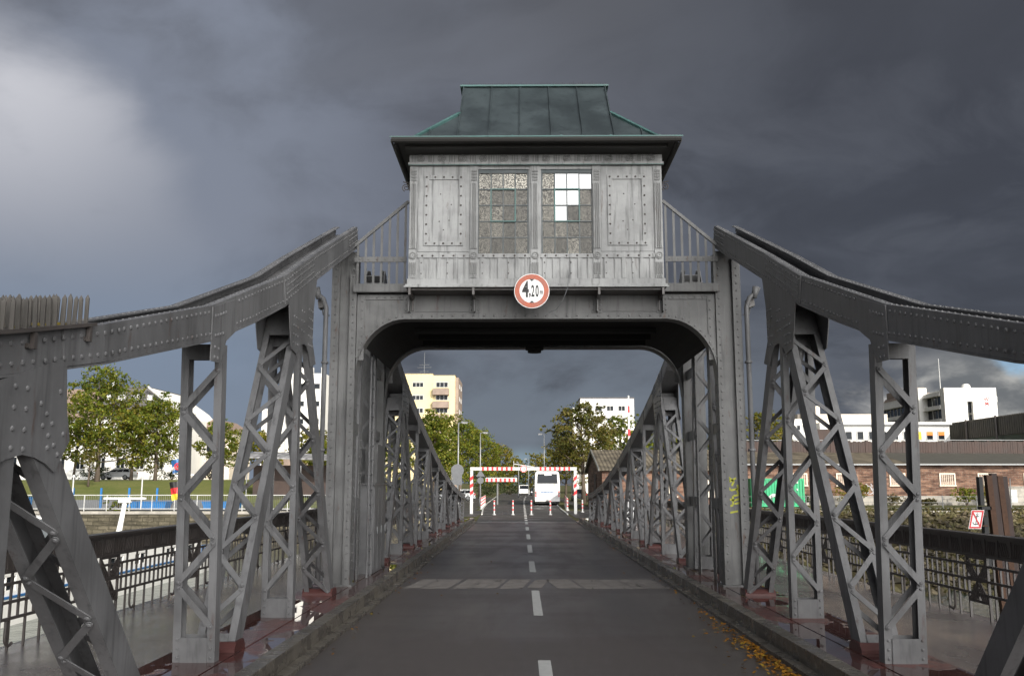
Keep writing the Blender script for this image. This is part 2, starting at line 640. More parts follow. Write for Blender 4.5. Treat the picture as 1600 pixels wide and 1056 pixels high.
def m_rock():
    m, T, b = mat('riprap stone', .8, .3)
    g = T.new('ShaderNodeNewGeometry')
    v = coords(T)
    n = T.noise(v, 3, 4, .7)
    rp = T.new('ShaderNodeValToRGB')
    T.l.new(g.outputs['Random Per Island'], rp.inputs[0])
    e = rp.color_ramp.elements
    e[0].color = (.045, .038, .026, 1)
    e[1].color = (.200, .160, .105, 1)
    k = e.new(.5)
    k.color = (.105, .083, .052, 1)
    k = e.new(.8)
    k.color = (.105, .095, .035, 1)
    T.l.new(T.mix(T.step(n, .4, .7, 0, .7), rp.outputs[0], (.04, .038, .022)), b.inputs['Base Color'])
    return m


M['rock'] = m_rock()


def m_leaf(name, cs, trans=.25):
    m, T, b = mat(name, .6, .25)
    g = T.new('ShaderNodeNewGeometry')
    oi = T.new('ShaderNodeObjectInfo')
    rp = T.new('ShaderNodeValToRGB')
    e = rp.color_ramp.elements
    e[0].color = (*cs[0], 1)
    e[1].color = (*cs[-1], 1)
    for i, c in enumerate(cs[1:-1]):
        k = e.new((i + 1) / (len(cs) - 1))
        k.color = (*c, 1)
    T.l.new(g.outputs['Random Per Island'], rp.inputs[0])
    v = coords(T)
    n = T.noise(v, .55, 3, .6)
    o = T.mix(T.step(n, .38, .66), rp.outputs[0], T.mix(1.0, rp.outputs[0], (.45, .55, .5), 'MULTIPLY'))
    T.l.new(o, b.inputs['Base Color'])
    out = T.n['Material Output']
    tr = T.new('ShaderNodeBsdfTranslucent')
    T.l.new(o, tr.inputs[0])
    mx = T.new('ShaderNodeMixShader')
    mx.inputs[0].default_value = trans
    T.l.new(b.outputs[0], mx.inputs[1])
    T.l.new(tr.outputs[0], mx.inputs[2])
    T.l.new(mx.outputs[0], out.inputs[0])
    return m


M['leaf'] = m_leaf('green autumn leaves', [(.075, .105, .012), (.135, .170, .018), (.195, .205, .024), (.230, .180, .024)], .38)
M['leaf_yellow'] = m_leaf('yellowing leaves', [(.095, .115, .014), (.170, .165, .020), (.240, .200, .026), (.260, .170, .028)], .38)
M['leaf_brown'] = m_leaf('browning leaves', [(.080, .088, .018), (.130, .130, .026), (.175, .145, .034), (.140, .095, .030)], .35)
M['leaf_dark'] = m_leaf('dark shrub leaves', [(.022, .036, .010), (.036, .055, .013), (.060, .080, .018)])
M['weed'] = m_leaf('dry bank weeds', [(.060, .050, .020), (.095, .080, .028), (.125, .095, .030), (.060, .066, .020)])
M['fallen'] = m_leaf('fallen orange leaves', [(.30, .11, .015), (.42, .20, .02), (.24, .10, .02), (.36, .24, .03)], .1)


def m_water():
    m, T, b = mat('river water', .06, .6)
    v = coords(T)
    n = T.noise(T.vec(v, (1, .5, 1)), 1.3, 4, .6)
    n2 = T.noise(v, 5, 3, .6)
    b.inputs['Base Color'].default_value = (.055, .075, .062, 1)
    bump(T, b, T.math('ADD', n, T.math('MULTIPLY', n2, .3)), .12, .55)
    return m


M['water'] = m_water()


def m_roof_rib(name, c, k=6.0, axis=0):
    m, T, b = mat(name, .7, .4)
    v = coords(T)
    s = T.new('ShaderNodeSeparateXYZ')
    T.l.new(v, s.inputs[0])
    w = T.math('SINE', T.math('MULTIPLY', s.outputs[axis], k * 6.283))
    n = T.noise(v, .8, 6, .7)
    n2 = T.noise(T.vec(v, (3, 3, 3)), 1.5, 4, .6)
    o = T.mix(T.step(n, .35, .68), tuple(a * .5 for a in c), tuple(a * 1.4 for a in c))
    o = T.mix(T.step(n2, .6, .72, 0, .55), o, (.10, .085, .03))
    T.l.new(o, b.inputs['Base Color'])
    bump(T, b, w, .05, .6)
    return m


M['corrugated'] = m_roof_rib('mossy corrugated roof', (.115, .098, .072), 3.2)
M['felt'] = plain('grey roofing felt', (.060, .058, .050), .7, .2, 1.2)


# ================================================================== THE BRIDGE DECK (setting)
def sheet(name, x0, x1, y0, y1, z, m, kind='structure', nx=1, ny=1):
    mb = MB()
    for i in range(nx):
        for j in range(ny):
            a, b_ = x0 + (x1 - x0) * i / nx, x0 + (x1 - x0) * (i + 1) / nx
            c, d_ = y0 + (y1 - y0) * j / ny, y0 + (y1 - y0) * (j + 1) / ny
            mb.add([(a, c, z), (b_, c, z), (b_, d_, z), (a, d_, z)], [(0, 1, 2, 3)])
    return tag(mb.build(name, m), kind=kind)


Y0, Y1 = -14.0, 51.5
mb = MB()
mb.box(-2.72, 2.72, Y0, Y1, -.6, 0)
tag(mb.build('road', M['asphalt']), kind='structure')
for s in (-1, 1):
    mb = MB()
    # kerb stones with a low gutter step and open joints
    y = Y0
    while y < Y1 - .01:
        y2 = min(y + 1.5, Y1)
        dz = random.uniform(-.004, .004)
        mb.box(s * 2.84, s * 3.02, y + .006, y2 - .006, -.3, .215 + dz)
        mb.box(s * 2.70, s * 2.835, y + .006, y2 - .006, -.3, .045 + dz)
        y = y2
    tag(mb.build('kerb', M['kerb']), kind='structure')
    mb = MB()
    y = Y0
    k = 0
    while y < Y1 - .01:
        y2 = min(y + 2.2, Y1)
        mb.box(s * 3.025, s * 3.345, y + .003, y2 - .003, -.4, .205)
        mb.box(s * 3.352, s * 4.06, y + .9 + .003, y2 + .9 - .003, -.4, .212)
        y = y2
    tag(mb.build('ledge_plates', M['plate']), kind='structure')
    mb = MB()
    mb.box(s * 4.066, s * 6.10, Y0, Y1, -.4, .20)
    tag(mb.build('footpath', M['pavement']), kind='structure')
    mb = MB()
    mb.box(s * 6.105, s * 6.16, Y0, Y1, -.9, .19)
    tag(mb.build('deck_edge', M['steel_dark']), kind='structure')

# painted dashes
mb = MB()
for a, b_ in ((7.9, 11.15), (14.85, 18.3), (22.05, 25.15), (28.4, 31.9), (35.3, 38.7), (42.1, 45.4), (48.6, 51.3)):
    n = 10
    for i in range(n):
        p, q = a + (b_ - a) * i / n, a + (b_ - a) * (i + 1) / n
        mb.add([(-.085, p, .004), (.06, p, .004), (.06, q, .004), (-.085, q, .004)], [(0, 1, 2, 3)])
tag(mb.build('road_markings', M['white_paint']), kind='structure')

# worn concrete strip over the pivot joint
mb = MB()
rr = random.Random(3)
x = -2.45
while x < 2.5:
    w = rr.choice((.28, .34, .42, .55))
    x2 = min(x + w - rr.choice((.015, .02, .05, .09)), 2.52)
    sh = .22 * (1 if x > 0 else -1)
    ya, yb = 18.75 - rr.uniform(0, .22), 20.35 + rr.uniform(0, .12)
    mb.add([(x + sh * .6, ya, .003), (x2 + sh * .6, ya + rr.uniform(-.06, .06), .003), (x2 - sh * .3, yb, .003), (x - sh * .3, yb, .003)], [(0, 1, 2, 3)])
    x += w
tag(mb.build('road_joint', M['joint']), kind='structure')
mb = MB()
mb.box(-2.69, 2.69, 51.5, 51.62, -.3, .012)
tag(mb.build('expansion_joint', M['galv']), kind='structure')

# fallen leaves in the right gutter and a few strays
mb = MB()
rr = random.Random(11)
for i in range(830):
    if i < 720:
        y = 9.0 + abs(rr.gauss(0, 2.2)) + rr.random() * 1.2
        x = 2.66 - abs(rr.gauss(0, .13))
        if rr.random() < .1:
            x -= rr.random() * .5
    else:
        y = rr.uniform(8, 34)
        x = rr.choice((-1, 1)) * (2.66 - abs(rr.gauss(0, .10)))
        if rr.random() < .10:
            x = rr.uniform(-2.5, 2.5)
    r = rr.uniform(.012, .026)
    a = rr.uniform(0, 6.28)
    t1, t2 = rr.uniform(-.5, .5), rr.uniform(-.5, .5)
    pts = []
    for k in range(5):
        th = a + k * 1.2566
        dx, dy = math.cos(th) * r * (1.3 if k == 0 else 1), math.sin(th) * r
        pts.append((x + dx, y + dy, .012 + r * .5 + dx * t1 + dy * t2))
    mb.add(pts, [(0, 1, 2, 3, 4)])
tag(mb.build('fallen_leaves', M['fallen']), 'orange autumn leaves lying in the right gutter', 'leaves', kind='stuff')

# ================================================================== TRUSS GIRDERS
UI, UO = 3.40, 3.84        # inner and outer plane of a girder, metres from the road's centre line
NEAR = [(1.0, 2.30), (4.0, 2.62), (5.6, 2.92), (6.8, 3.18), (9.2, 3.79), (11.9, 4.70), (13.6, 5.42), (17.15, 6.86)]
FAR = [(20.85, 6.86), (23.5, 5.22), (25.2, 4.78), (27.8, 4.27), (31.2, 3.65), (36.6, 2.80), (42.8, 2.05), (48.0, 1.66), (52.3, 1.48)]
HN = lambda y: .25 + (.38 - .25) * min(max((y - 5.6) / 5.0, 0), 1)
HF = lambda y: .38 - .12 * min(max((y - 26) / 20, 0), 1)


def path_frames(path, hf, step=.45):
    pts = []
    for (a, za), (b, zb) in zip(path, path[1:]):
        n = max(1, int((b - a) / step))
        for i in range(n):
            t = i / n
            pts.append((a + (b - a) * t, za + (zb - za) * t))
    pts.append(path[-1])
    out = []
    for i, (y, z) in enumerate(pts):
        a, b = pts[max(i - 1, 0)], pts[min(i + 1, len(pts) - 1)]
        dy, dz = b[0] - a[0], b[1] - a[1]
        L = math.hypot(dy, dz)
        out.append((y, z, dz / L, -dy / L, hf(y)))       # point, downward normal (ny, nz), web height
    return out


def strip(mb, fr, s, u0, u1, d0, d1, ylo=-99, yhi=99, m=0):
    """prism along the chord between offsets d0 and d1 below its top edge (d may be a function of web height)"""
    sec = []
    for (y, z, ny, nz, h) in fr:
        if y < ylo or y > yhi:
            continue
        a = d0(h) if callable(d0) else d0
        b = d1(h) if callable(d1) else d1
        sec.append([(s * u0, y + ny * a, z + nz * a), (s * u1, y + ny * a, z + nz * a), (s * u1, y + ny * b, z + nz * b), (s * u0, y + ny * b, z + nz * b)])
    if len(sec) < 2:
        return
    vs = [p for q in sec for p in q]
    fs = []
    for i in range(len(sec) - 1):
        o = i * 4
        for k in range(4):
            k2 = (k + 1) % 4
            fs.append((o + k, o + k2, o + 4 + k2, o + 4 + k))
    fs += [(0, 1, 2, 3), tuple(len(vs) - 4 + k for k in (3, 2, 1, 0))]
    mb.add(vs, fs, m)


def along(fr, spacing, ylo, yhi):
    """points at even distance along the chord"""
    acc = 0
    for a, b in zip(fr, fr[1:]):
        L = math.hypot(b[0] - a[0], b[1] - a[1])
        while acc < L:
            t = acc / L
            y, z = a[0] + (b[0] - a[0]) * t, a[1] + (b[1] - a[1]) * t
            if ylo <= y <= yhi:
                yield y, z, a[2], a[3], a[4] + (b[4] - a[4]) * t
            acc += spacing
        acc -= L


def top_chord(s, path, hf, covers, root, dense):
    fr = path_frames(path, hf)
    mb = MB()
    strip(mb, fr, s, UI, UI + .018, 0, lambda h: h)
    strip(mb, fr, s, UO - .018, UO, 0, lambda h: h)
    for u0, u1 in ((UI + .0185, UI + .10), (UO - .10, UO - .0185)):       # top angles
        strip(mb, fr, s, u0, u1, .002, .016)
        strip(mb, fr, s, min(u0, u1) if u0 < 3.6 else UO - .030, UI + .030 if u0 < 3.6 else UO - .0185, .017, .095)
    strip(mb, fr, s, UI - .012, UO + .012, lambda h: h + .001, lambda h: h + .017)   # bottom cover plate
    strip(mb, fr, s, UI + .032, UO - .032, .150, .165)                    # trough plate
    for (a, b) in covers:                                                # splice plates
        strip(mb, fr, s, UI - .016, UI - .001, .004, lambda h: h - .004, a, b)
        strip(mb, fr, s, UO + .001, UO + .016, .004, lambda h: h - .004, a, b)
    r = .019
    nx = (-s, 0, 0)
    for (y, z, ny, nz, h) in along(fr, .125, path[0][0], path[-1][0]):
        cov = any(a <= y <= b for a, b in covers)
        x = s * (UI - (.016 if cov else 0))
        for d in (.062, h - .062):
            mb.rivet((x, y + ny * d, z + nz * d), nx, r)
        if dense(y):
            d = .10
            mb.rivet((s * (UO - .019), y + ny * d, z + nz * d), nx, r * .9)
            mb.rivet((s * (UO - .06), y + ny * .002, z + nz * .002), (0, ny * -1, -nz), r * .8)
            mb.rivet((s * (UI + .06), y + ny * .002, z + nz * .002), (0, ny * -1, -nz), r * .8)
    for (a, b) in covers[1:] if path is NEAR else covers:
        for (y, z, ny, nz, h) in along(fr, .078, a + .04, b - .04):
            for d in (.062 + .075, h - .062 - .075):
                mb.rivet((s * (UI - .016), y + ny * d, z + nz * d), nx, r * .9)
            mb.rivet((s * (UI - .016), y + ny * h / 2, z + nz * h / 2), nx, r * .6) if h > .36 and int(y * 12) % 3 == 0 else None
    return mb.build('top_chord', M['steel'], root)


def lattice(name, s, p0, p1, root, d=.18, fw=.080, pitch=.46, first=1, rivets=True, shoe=False, z_foot=.212, battens=(.26, .16), u0=UI + .005, u1=UO - .005, both=True):
    """laced box member between two points of the girder plane (y, z)"""
    L = math.hypot(p1[0] - p0[0], p1[1] - p0[1])
    ay, az_ = (p1[0] - p0[0]) / L, (p1[1] - p0[1]) / L
    ny, nz = -az_, ay
    if ny > 0:
        ny, nz = -ny, -nz
    P = lambda q, t, u: (s * u, p0[0] + ay * q + ny * t, p0[1] + az_ * q + nz * t)
    mb = MB()

    def pb(q0, q1, t0, t1, a, b):
        mb.hexa([P(q0, t0, a), P(q0, t0, b), P(q1, t0, b), P(q1, t0, a), P(q0, t1, a), P(q0, t1, b), P(q1, t1, b), P(q1, t1, a)])
    th = .014
    for a, b, c in ((u0, u0 + th, u0 + fw), (u1 - th, u1, u1 - fw)):
        pb(0, L, -d / 2, d / 2, a, b)
        lo, hi = (b + .0005, c) if c > b else (c, a - .0005)
        for t in (d / 2 - th, -d / 2):
            pb(0, L, t, t + th, lo, hi)
    leg = mb.build(name, M['steel'], root)
    mb = MB()
    a, b = u0 + fw * .55, u1 - fw * .55
    hw = .030
    for sd_ in ((1, -1) if both else (1,)):
        t0 = sd_ * (d / 2 + .0015)
        t1 = sd_ * (d / 2 + .0125)
        q0, q1 = battens[0] + .08, L - battens[1] - .08
        n = max(2, round((q1 - q0) / pitch))
        st = (q1 - q0) / n
        for i in range(n):
            flip = (i + first) % 2
            ua, ub = (a, b) if flip else (b, a)
            qa, qb = q0 + i * st + .03, q0 + (i + 1) * st - .03
            dq, du = qb - qa, ub - ua
            l = math.hypot(dq, du)
            dq, du = dq / l, du / l
            pts = []
            for (e, f) in ((0, 1), (0.7, .7), (1, 0), (.7, -.7), (0, -1)):
                pts.append((qb + dq * e * hw - du * f * hw, ub + du * e * hw + dq * f * hw))
            for (e, f) in ((0, -1), (-.7, -.7), (-1, 0), (-.7, .7), (0, 1)):
                pts.append((qa + dq * e * hw - du * f * hw, ua + du * e * hw + dq * f * hw))
            off = (.0115 * sd_) if i % 2 else 0
            vs = [P(q, t0 + off, u) for q, u in pts] + [P(q, t1 + off, u) for q, u in pts]
            m_ = len(pts)
            mb.add(vs, [tuple(range(m_)), tuple(range(2 * m_ - 1, m_ - 1, -1))] + [(k, (k + 1) % m_, m_ + (k + 1) % m_, m_ + k) for k in range(m_)])
            if rivets and sd_ == 1:
                for q, u in ((qa, ua), (qb, ub)):
                    mb.rivet(P(q, t1 + off, u), (0, ny, nz), .021)
        for q2, q3 in ((0.0, battens[0]), (L - battens[1], L)):
            mb_lo, mb_hi = u0 + .004, u1 - .004
            ca, cb = (t0, t1) if t0 < t1 else (t1, t0)
            mb.hexa([P(q2, ca, mb_lo + fw * .9), P(q2, ca, mb_hi - fw * .9), P(q3, ca, mb_hi - fw * .9), P(q3, ca, mb_lo + fw * .9), P(q2, cb, mb_lo + fw * .9), P(q2, cb, mb_hi - fw * .9), P(q3, cb, mb_hi - fw * .9), P(q3, cb, mb_lo + fw * .9)])
        if rivets and sd_ == 1:
            for u in (a, b):
                for q in (.06, .15, .24):
                    mb.rivet(P(q, d / 2, u), (0, ny, nz), .018)
    mb.build('lacing', M['steel'], leg)
    if shoe:
        # red plinth where the member meets the deck
        t = (z_foot - p0[1]) / az_
        yc = p0[0] + ay * t
        hh = d / 2 / abs(az_) if abs(az_) > .2 else d
        mb = MB()
        x0, x1 = u0 - .03, u1 + .03
        pr = [(yc - hh - .05, z_foot), (yc + hh + .05, z_foot), (yc + hh + .05, z_foot + .035), (yc + hh - .01, z_foot + .10), (yc - hh + .01, z_foot + .10), (yc - hh - .05, z_foot + .035)]
        mb.prism(pr, 'x', s * x0, s * x1)
        mb.build('base_shoe', M['shoe'], leg)
    return leg


def gusset(s, pts, root, rivs=(), both=True):
    if both:
        mb = MB()
        mb.prism(pts, 'x', s * (UO + .002), s * (UO + .014))
        mb.build('gusset_plate', M['steel'], root)
    mb = MB()
    mb.prism(pts, 'x', s * (UI - .014), s * (UI - .002))
    for (y, z) in rivs:
        mb.rivet((s * (UI - .014), y, z), (-s, 0, 0), .020)
    return mb.build('gusset_plate', M['steel'], root)


def mirror_y(pts, c):
    return [(2 * c - y, z) for y, z in pts]


def girder(s, label):
    root = thing('truss_girder', (s * 3.62, 19.0, .2), label, 'bridge truss', 'lattice girders of the bridge')
    top_chord(s, NEAR, HN, [(5.9, 7.15), (11.9, 13.62), (16.2, 17.1)], root, lambda y: y > 5)
    top_chord(s, FAR, HF, [(20.9, 21.8), (24.3, 26.0)], root, lambda y: y < 34)
    # members: near half
    lattice('lattice_post', s, (5.66, -.3), (5.66, 2.62), root, first=0)
    lattice('lattice_diagonal', s, (9.02, -.9), (5.75, 2.60), root, d=.26, first=1, shoe=True, battens=(.9, .2), fw=.105)
    lattice('lattice_post', s, (9.90, .205), (9.68, 3.46), root, d=.15)
    lattice('lattice_diagonal', s, (9.98, -.85), (12.95, 4.34), root, d=.25, first=0, shoe=True, battens=(1.35, .42))
    lattice('lattice_post', s, (13.15, .205), (13.02, 4.55), root, d=.15, first=0)
    lattice('lattice_diagonal', s, (16.35, -.7), (13.35, 4.30), root, d=.25, first=1, shoe=True, battens=(1.1, .3))
    # T0 gusset with arched lower edge
    half = [(5.5, 2.80), (6.28, 2.86), (6.33, 2.52), (6.40, 2.30), (6.22, 2.08), (6.10, 2.135), (5.96, 2.17), (5.80, 2.185), (5.62, 2.15), (5.5, 2.11)]
    arch = half + [(11.0 - y, z if i else z) for i, (y, z) in reversed(list(enumerate(half[1:-1], 1)))]
    arch = [(y, z if y > 5.5 or z < 2.6 else 2.62) for y, z in arch]
    rv = [(y, z) for y in (5.66, 5.80) for z in (2.60, 2.47, 2.34, 2.22)] + [(5.98, 2.52), (6.06, 2.46), (6.14, 2.40), (6.02, 2.38), (6.10, 2.32), (6.18, 2.26), (6.24, 2.20), (6.10, 2.24), (6.22, 2.62), (6.3, 2.34)]
    gusset(s, arch, root, rv + mirror_y(rv, 5.5))
    # T1 gusset
    t1 = [(9.18, 3.48), (10.02, 3.62), (9.60, 3.52), (9.50, 3.40), (9.46, 3.27), (9.22, 3.26)]
    t1b = [(9.20, 3.78), (10.0, 4.02), (9.94, 3.72), (9.98, 3.66), (9.66, 3.50), (9.58, 3.38), (9.50, 3.24), (9.20, 3.23)]
    gusset(s, t1b, root, both=False, rivs=[(9.28, 3.70), (9.36, 3.72), (9.44, 3.745), (9.52, 3.77), (9.60, 3.795), (9.30, 3.5), (9.38, 3.52), (9.46, 3.54), (9.54, 3.56), (9.30, 3.38), (9.42, 3.38), (9.30, 3.28), (9.40, 3.28)])
    # T2 gusset
    t2 = [(12.20, 4.45), (13.84, 5.14), (13.68, 4.62), (13.66, 4.10), (13.92, 3.80), (13.60, 3.72), (13.42, 3.90), (13.28, 3.98), (13.12, 3.99), (12.94, 3.94), (12.74, 3.78), (12.42, 3.82), (12.30, 4.10)]
    rr_ = random.Random(5)
    rv = [(12.5 + .12 * i, 3.92 + .12 * j) for i in range(3) for j in range(4)] + [(13.38 + .12 * i, 4.02 + .13 * j) for i in range(3) for j in range(5)] + [(12.95 + .13 * i, 4.16 + .14 * j) for i in range(2) for j in range(3)]
    gusset(s, t2, root, rv)
    # far half, mirrored about the portal, then on to the abutment
    C = 19.0
    lattice('lattice_diagonal', s, (21.75, -.7), (24.65, 4.22), root, d=.25, first=1, shoe=True, battens=(1.1, .42))
    lattice('lattice_post', s, (24.95, .205), (24.95, 4.42), root, d=.15)
    lattice('lattice_diagonal', s, (28.1, -.85), (25.15, 4.30), root, d=.25, first=0, shoe=True, battens=(1.3, .3))
    gusset(s, mirror_y([(y, z - .10) for y, z in t2], C - .02), root, mirror_y([(y, z - .10) for y, z in rv], C - .02))
    lattice('lattice_post', s, (28.35, .205), (28.35, 3.80), root, d=.15)
    gusset(s, [(27.9, 4.2), (28.8, 4.0), (28.6, 3.55), (28.1, 3.55)], root)
    tops = [31.9, 35.4, 38.9, 42.3, 45.6, 48.8]

    def ztop(y):
        for (a, za), (b, zb) in zip(FAR, FAR[1:]):
            if a <= y <= b:
                return za + (zb - za) * (y - a) / (b - a)
        return FAR[-1][1]
    for i, y in enumerate(tops):
        zt = ztop(y) - .34
        lattice('lattice_post', s, (y, .205), (y, zt), root, d=.15, rivets=False)
        gusset(s, [(y - .45, zt + .32 + .06), (y + .45, zt + .28), (y + .25, zt - .15), (y - .25, zt - .15)], root)
        nxt = tops[i + 1] if i + 1 < len(tops) else 51.4
        if i % 2 == 0:      # A shape: members lean away from the head of this post
            lattice('lattice_diagonal', s, (y - 3.1, -.6), (y - .22, zt - .05), root, d=.22, shoe=True, battens=(.95, .15), rivets=False)
            lattice('lattice_diagonal', s, (y + 3.1, -.6), (y + .22, zt - .05), root, d=.22, shoe=True, battens=(.95, .15), rivets=False)
    lattice('lattice_post', s, (51.4, .205), (51.4, 1.15), root, d=.15, rivets=False, battens=(.12, .1), pitch=.35)
    return root


girder(-1, 'mid grey riveted lattice girder between the road and the white ship')
girder(1, 'near black riveted lattice girder on the brick warehouse side')

# spike guards clamped over the chords
def spike_guard(s, label):
    root = thing('spike_guard', (s * 3.62, 5.6, 2.95), label, 'spike guard', 'anti climb spike guards on the girders')
    fr = path_frames([(3.4, 2.50), (4.4, 2.67), (5.5, 2.88), (6.6, 3.115)], HN, .3)
    mb = MB()
    strip(mb, fr, s, UI - .06, UO + .06, -.045, -.020)
    mb.build('tray', M['steel_dark'], root)
    mb = MB()
    rr_ = random.Random(2)
    for i in range(46):
        y = rr_.uniform(4.0, 6.3)
        z = [f for f in fr if f[0] <= y][-1]
        zz = z[1] + (y - z[0]) * (-z[2] / z[3]) + .046
        u = rr_.uniform(UI, UO)
        mb.tube([(s * u, y, zz - .008), (s * u, y, zz + .012)], rr_.uniform(.02, .05), 7)
    mb.build('moss', M['moss'], root)
    mb = MB()
    for i in range(36):
        y = 3.45 + i * .0865
        for k in range(5):
            u = UI - .03 + k * .125
            yy = y + rr_.uniform(-.02, .02)
            z = [f for f in fr if f[0] <= yy][-1:] or [fr[0]]
            zz = z[0][1] + (yy - z[0][0]) * (-z[0][2] / z[0][3]) + .045
            h = .205 + rr_.uniform(-.012, .014)
            w = .013
            lx, ly = rr_.uniform(-.006, .006), rr_.uniform(-.008, .008)
            c = (s * u, yy)
            vs = [(c[0] - w, c[1] - w * .5, zz), (c[0] + w, c[1] - w * .5, zz), (c[0] + w, c[1] + w * .5, zz), (c[0] - w, c[1] + w * .5, zz)]
            vs += [(x + lx, y_ + ly, zz + h * .86) for x, y_, _ in vs[:4]] + [(c[0] + lx * 1.2, c[1] + ly * 1.2, zz + h)]
            mb.add(vs, [(0, 1, 5, 4), (1, 2, 6, 5), (2, 3, 7, 6), (3, 0, 4, 7), (4, 5, 8), (5, 6, 8), (6, 7, 8), (7, 4, 8)])
    mb.build('spikes', M['timber_grey'], root)
    for y in (5.78, 6.52):
        z = [f for f in fr if f[0] <= y][-1]
        zz = z[1] + (y - z[0]) * (-z[2] / z[3])
        mb = MB()
        mb.box(s * (UI - .055), s * (UI - .025), y - .018, y + .018, zz - .09, zz + .02)
        mb.box(s * (UI - .025), s * (UI - .003), y - .03, y + .03, zz - .085, zz - .055)
        mb.build('clamp', M['steel_dark'], root)


spike_guard(-1, 'bed of grey pointed spikes clamped over the girder beside the white ship')
spike_guard(1, 'dark anti climb spikes at the frame edge on the warehouse side girder')

# ================================================================== PORTAL FRAME
portal = thing('portal_frame', (0, 19, .2), 'grey riveted steel portal with round corners carrying the cabin over the road', 'portal')
for s in (-1, 1):
    for yf, dr in ((17.0, 1), (21.0, -1)):
        mb = MB()
        x0, x1 = 3.35, 3.82
        ya = lambda d: yf + dr * d
        mb.box(s * x0, s * x1, ya(.075), ya(.09), .2, 6.35)                  # web
        mb.box(s * x0, s * (x0 + .13), ya(0), ya(.0745), .2, 5.9)            # face angles
        mb.box(s * (x1 - .15), s * x1, ya(0), ya(.0745), .2, 6.2)
        mb.box(s * x0, s * (x0 + .015), ya(.0905), ya(.34), .2, 6.3)         # flanks
        mb.box(s * (x1 - .015), s * x1, ya(.0905), ya(.34), .2, 6.3)
        mb.box(s * (x0 + .016), s * (x1 - .016), ya(.32), ya(.335), .2, 6.3)
        mb.box(s * (x0 - .05), s * (x1 + .05), ya(-.05), ya(.4), .19, .24)
        z = .35
        while z < 6.1:
            for x in (x0 + .06, x1 - .075):
                mb.rivet((s * x, ya(0), z), (0, -dr, 0), .02)
            if z > .4:
                mb.rivet((s * (x0), ya(.2), z), (-s, 0, 0), .018)
            z += .145
        mb.build('column', M['portal'], portal)
    # laced side posts and braces between the front and rear columns
    for y in (18.25, 19.75):
        mb = MB()
        mb.box(s * 3.42, s * 3.44, y - .11, y + .11, .2, 5.4)
        mb.box(s * 3.80, s * 3.82, y - .11, y + .11, .2, 5.4)
        z = .3
        while z < 5.2:
            for dy in (-.08, .08):
                mb.rivet((s * 3.42, y + dy, z), (-s, 0, 0), .018)
            z += .16
        mb.build('side_post', M['portal'], portal)
    lattice('side_brace', s, (17.7, .25), (18.2, 5.2), portal, d=.16, pitch=.5)
    lattice('side_brace', s, (20.3, .25), (19.8, 5.2), portal, d=.16, pitch=.5)
    for z in (1.55, 2.95, 4.3):
        for ya_, yb_ in ((17.345, 18.135), (19.865, 20.655)):
            mb = MB()
            mb.box(s * 3.41, s * 3.45, ya_, yb_, z, z + .2)
            mb.build('side_batten', M['portal'], portal)

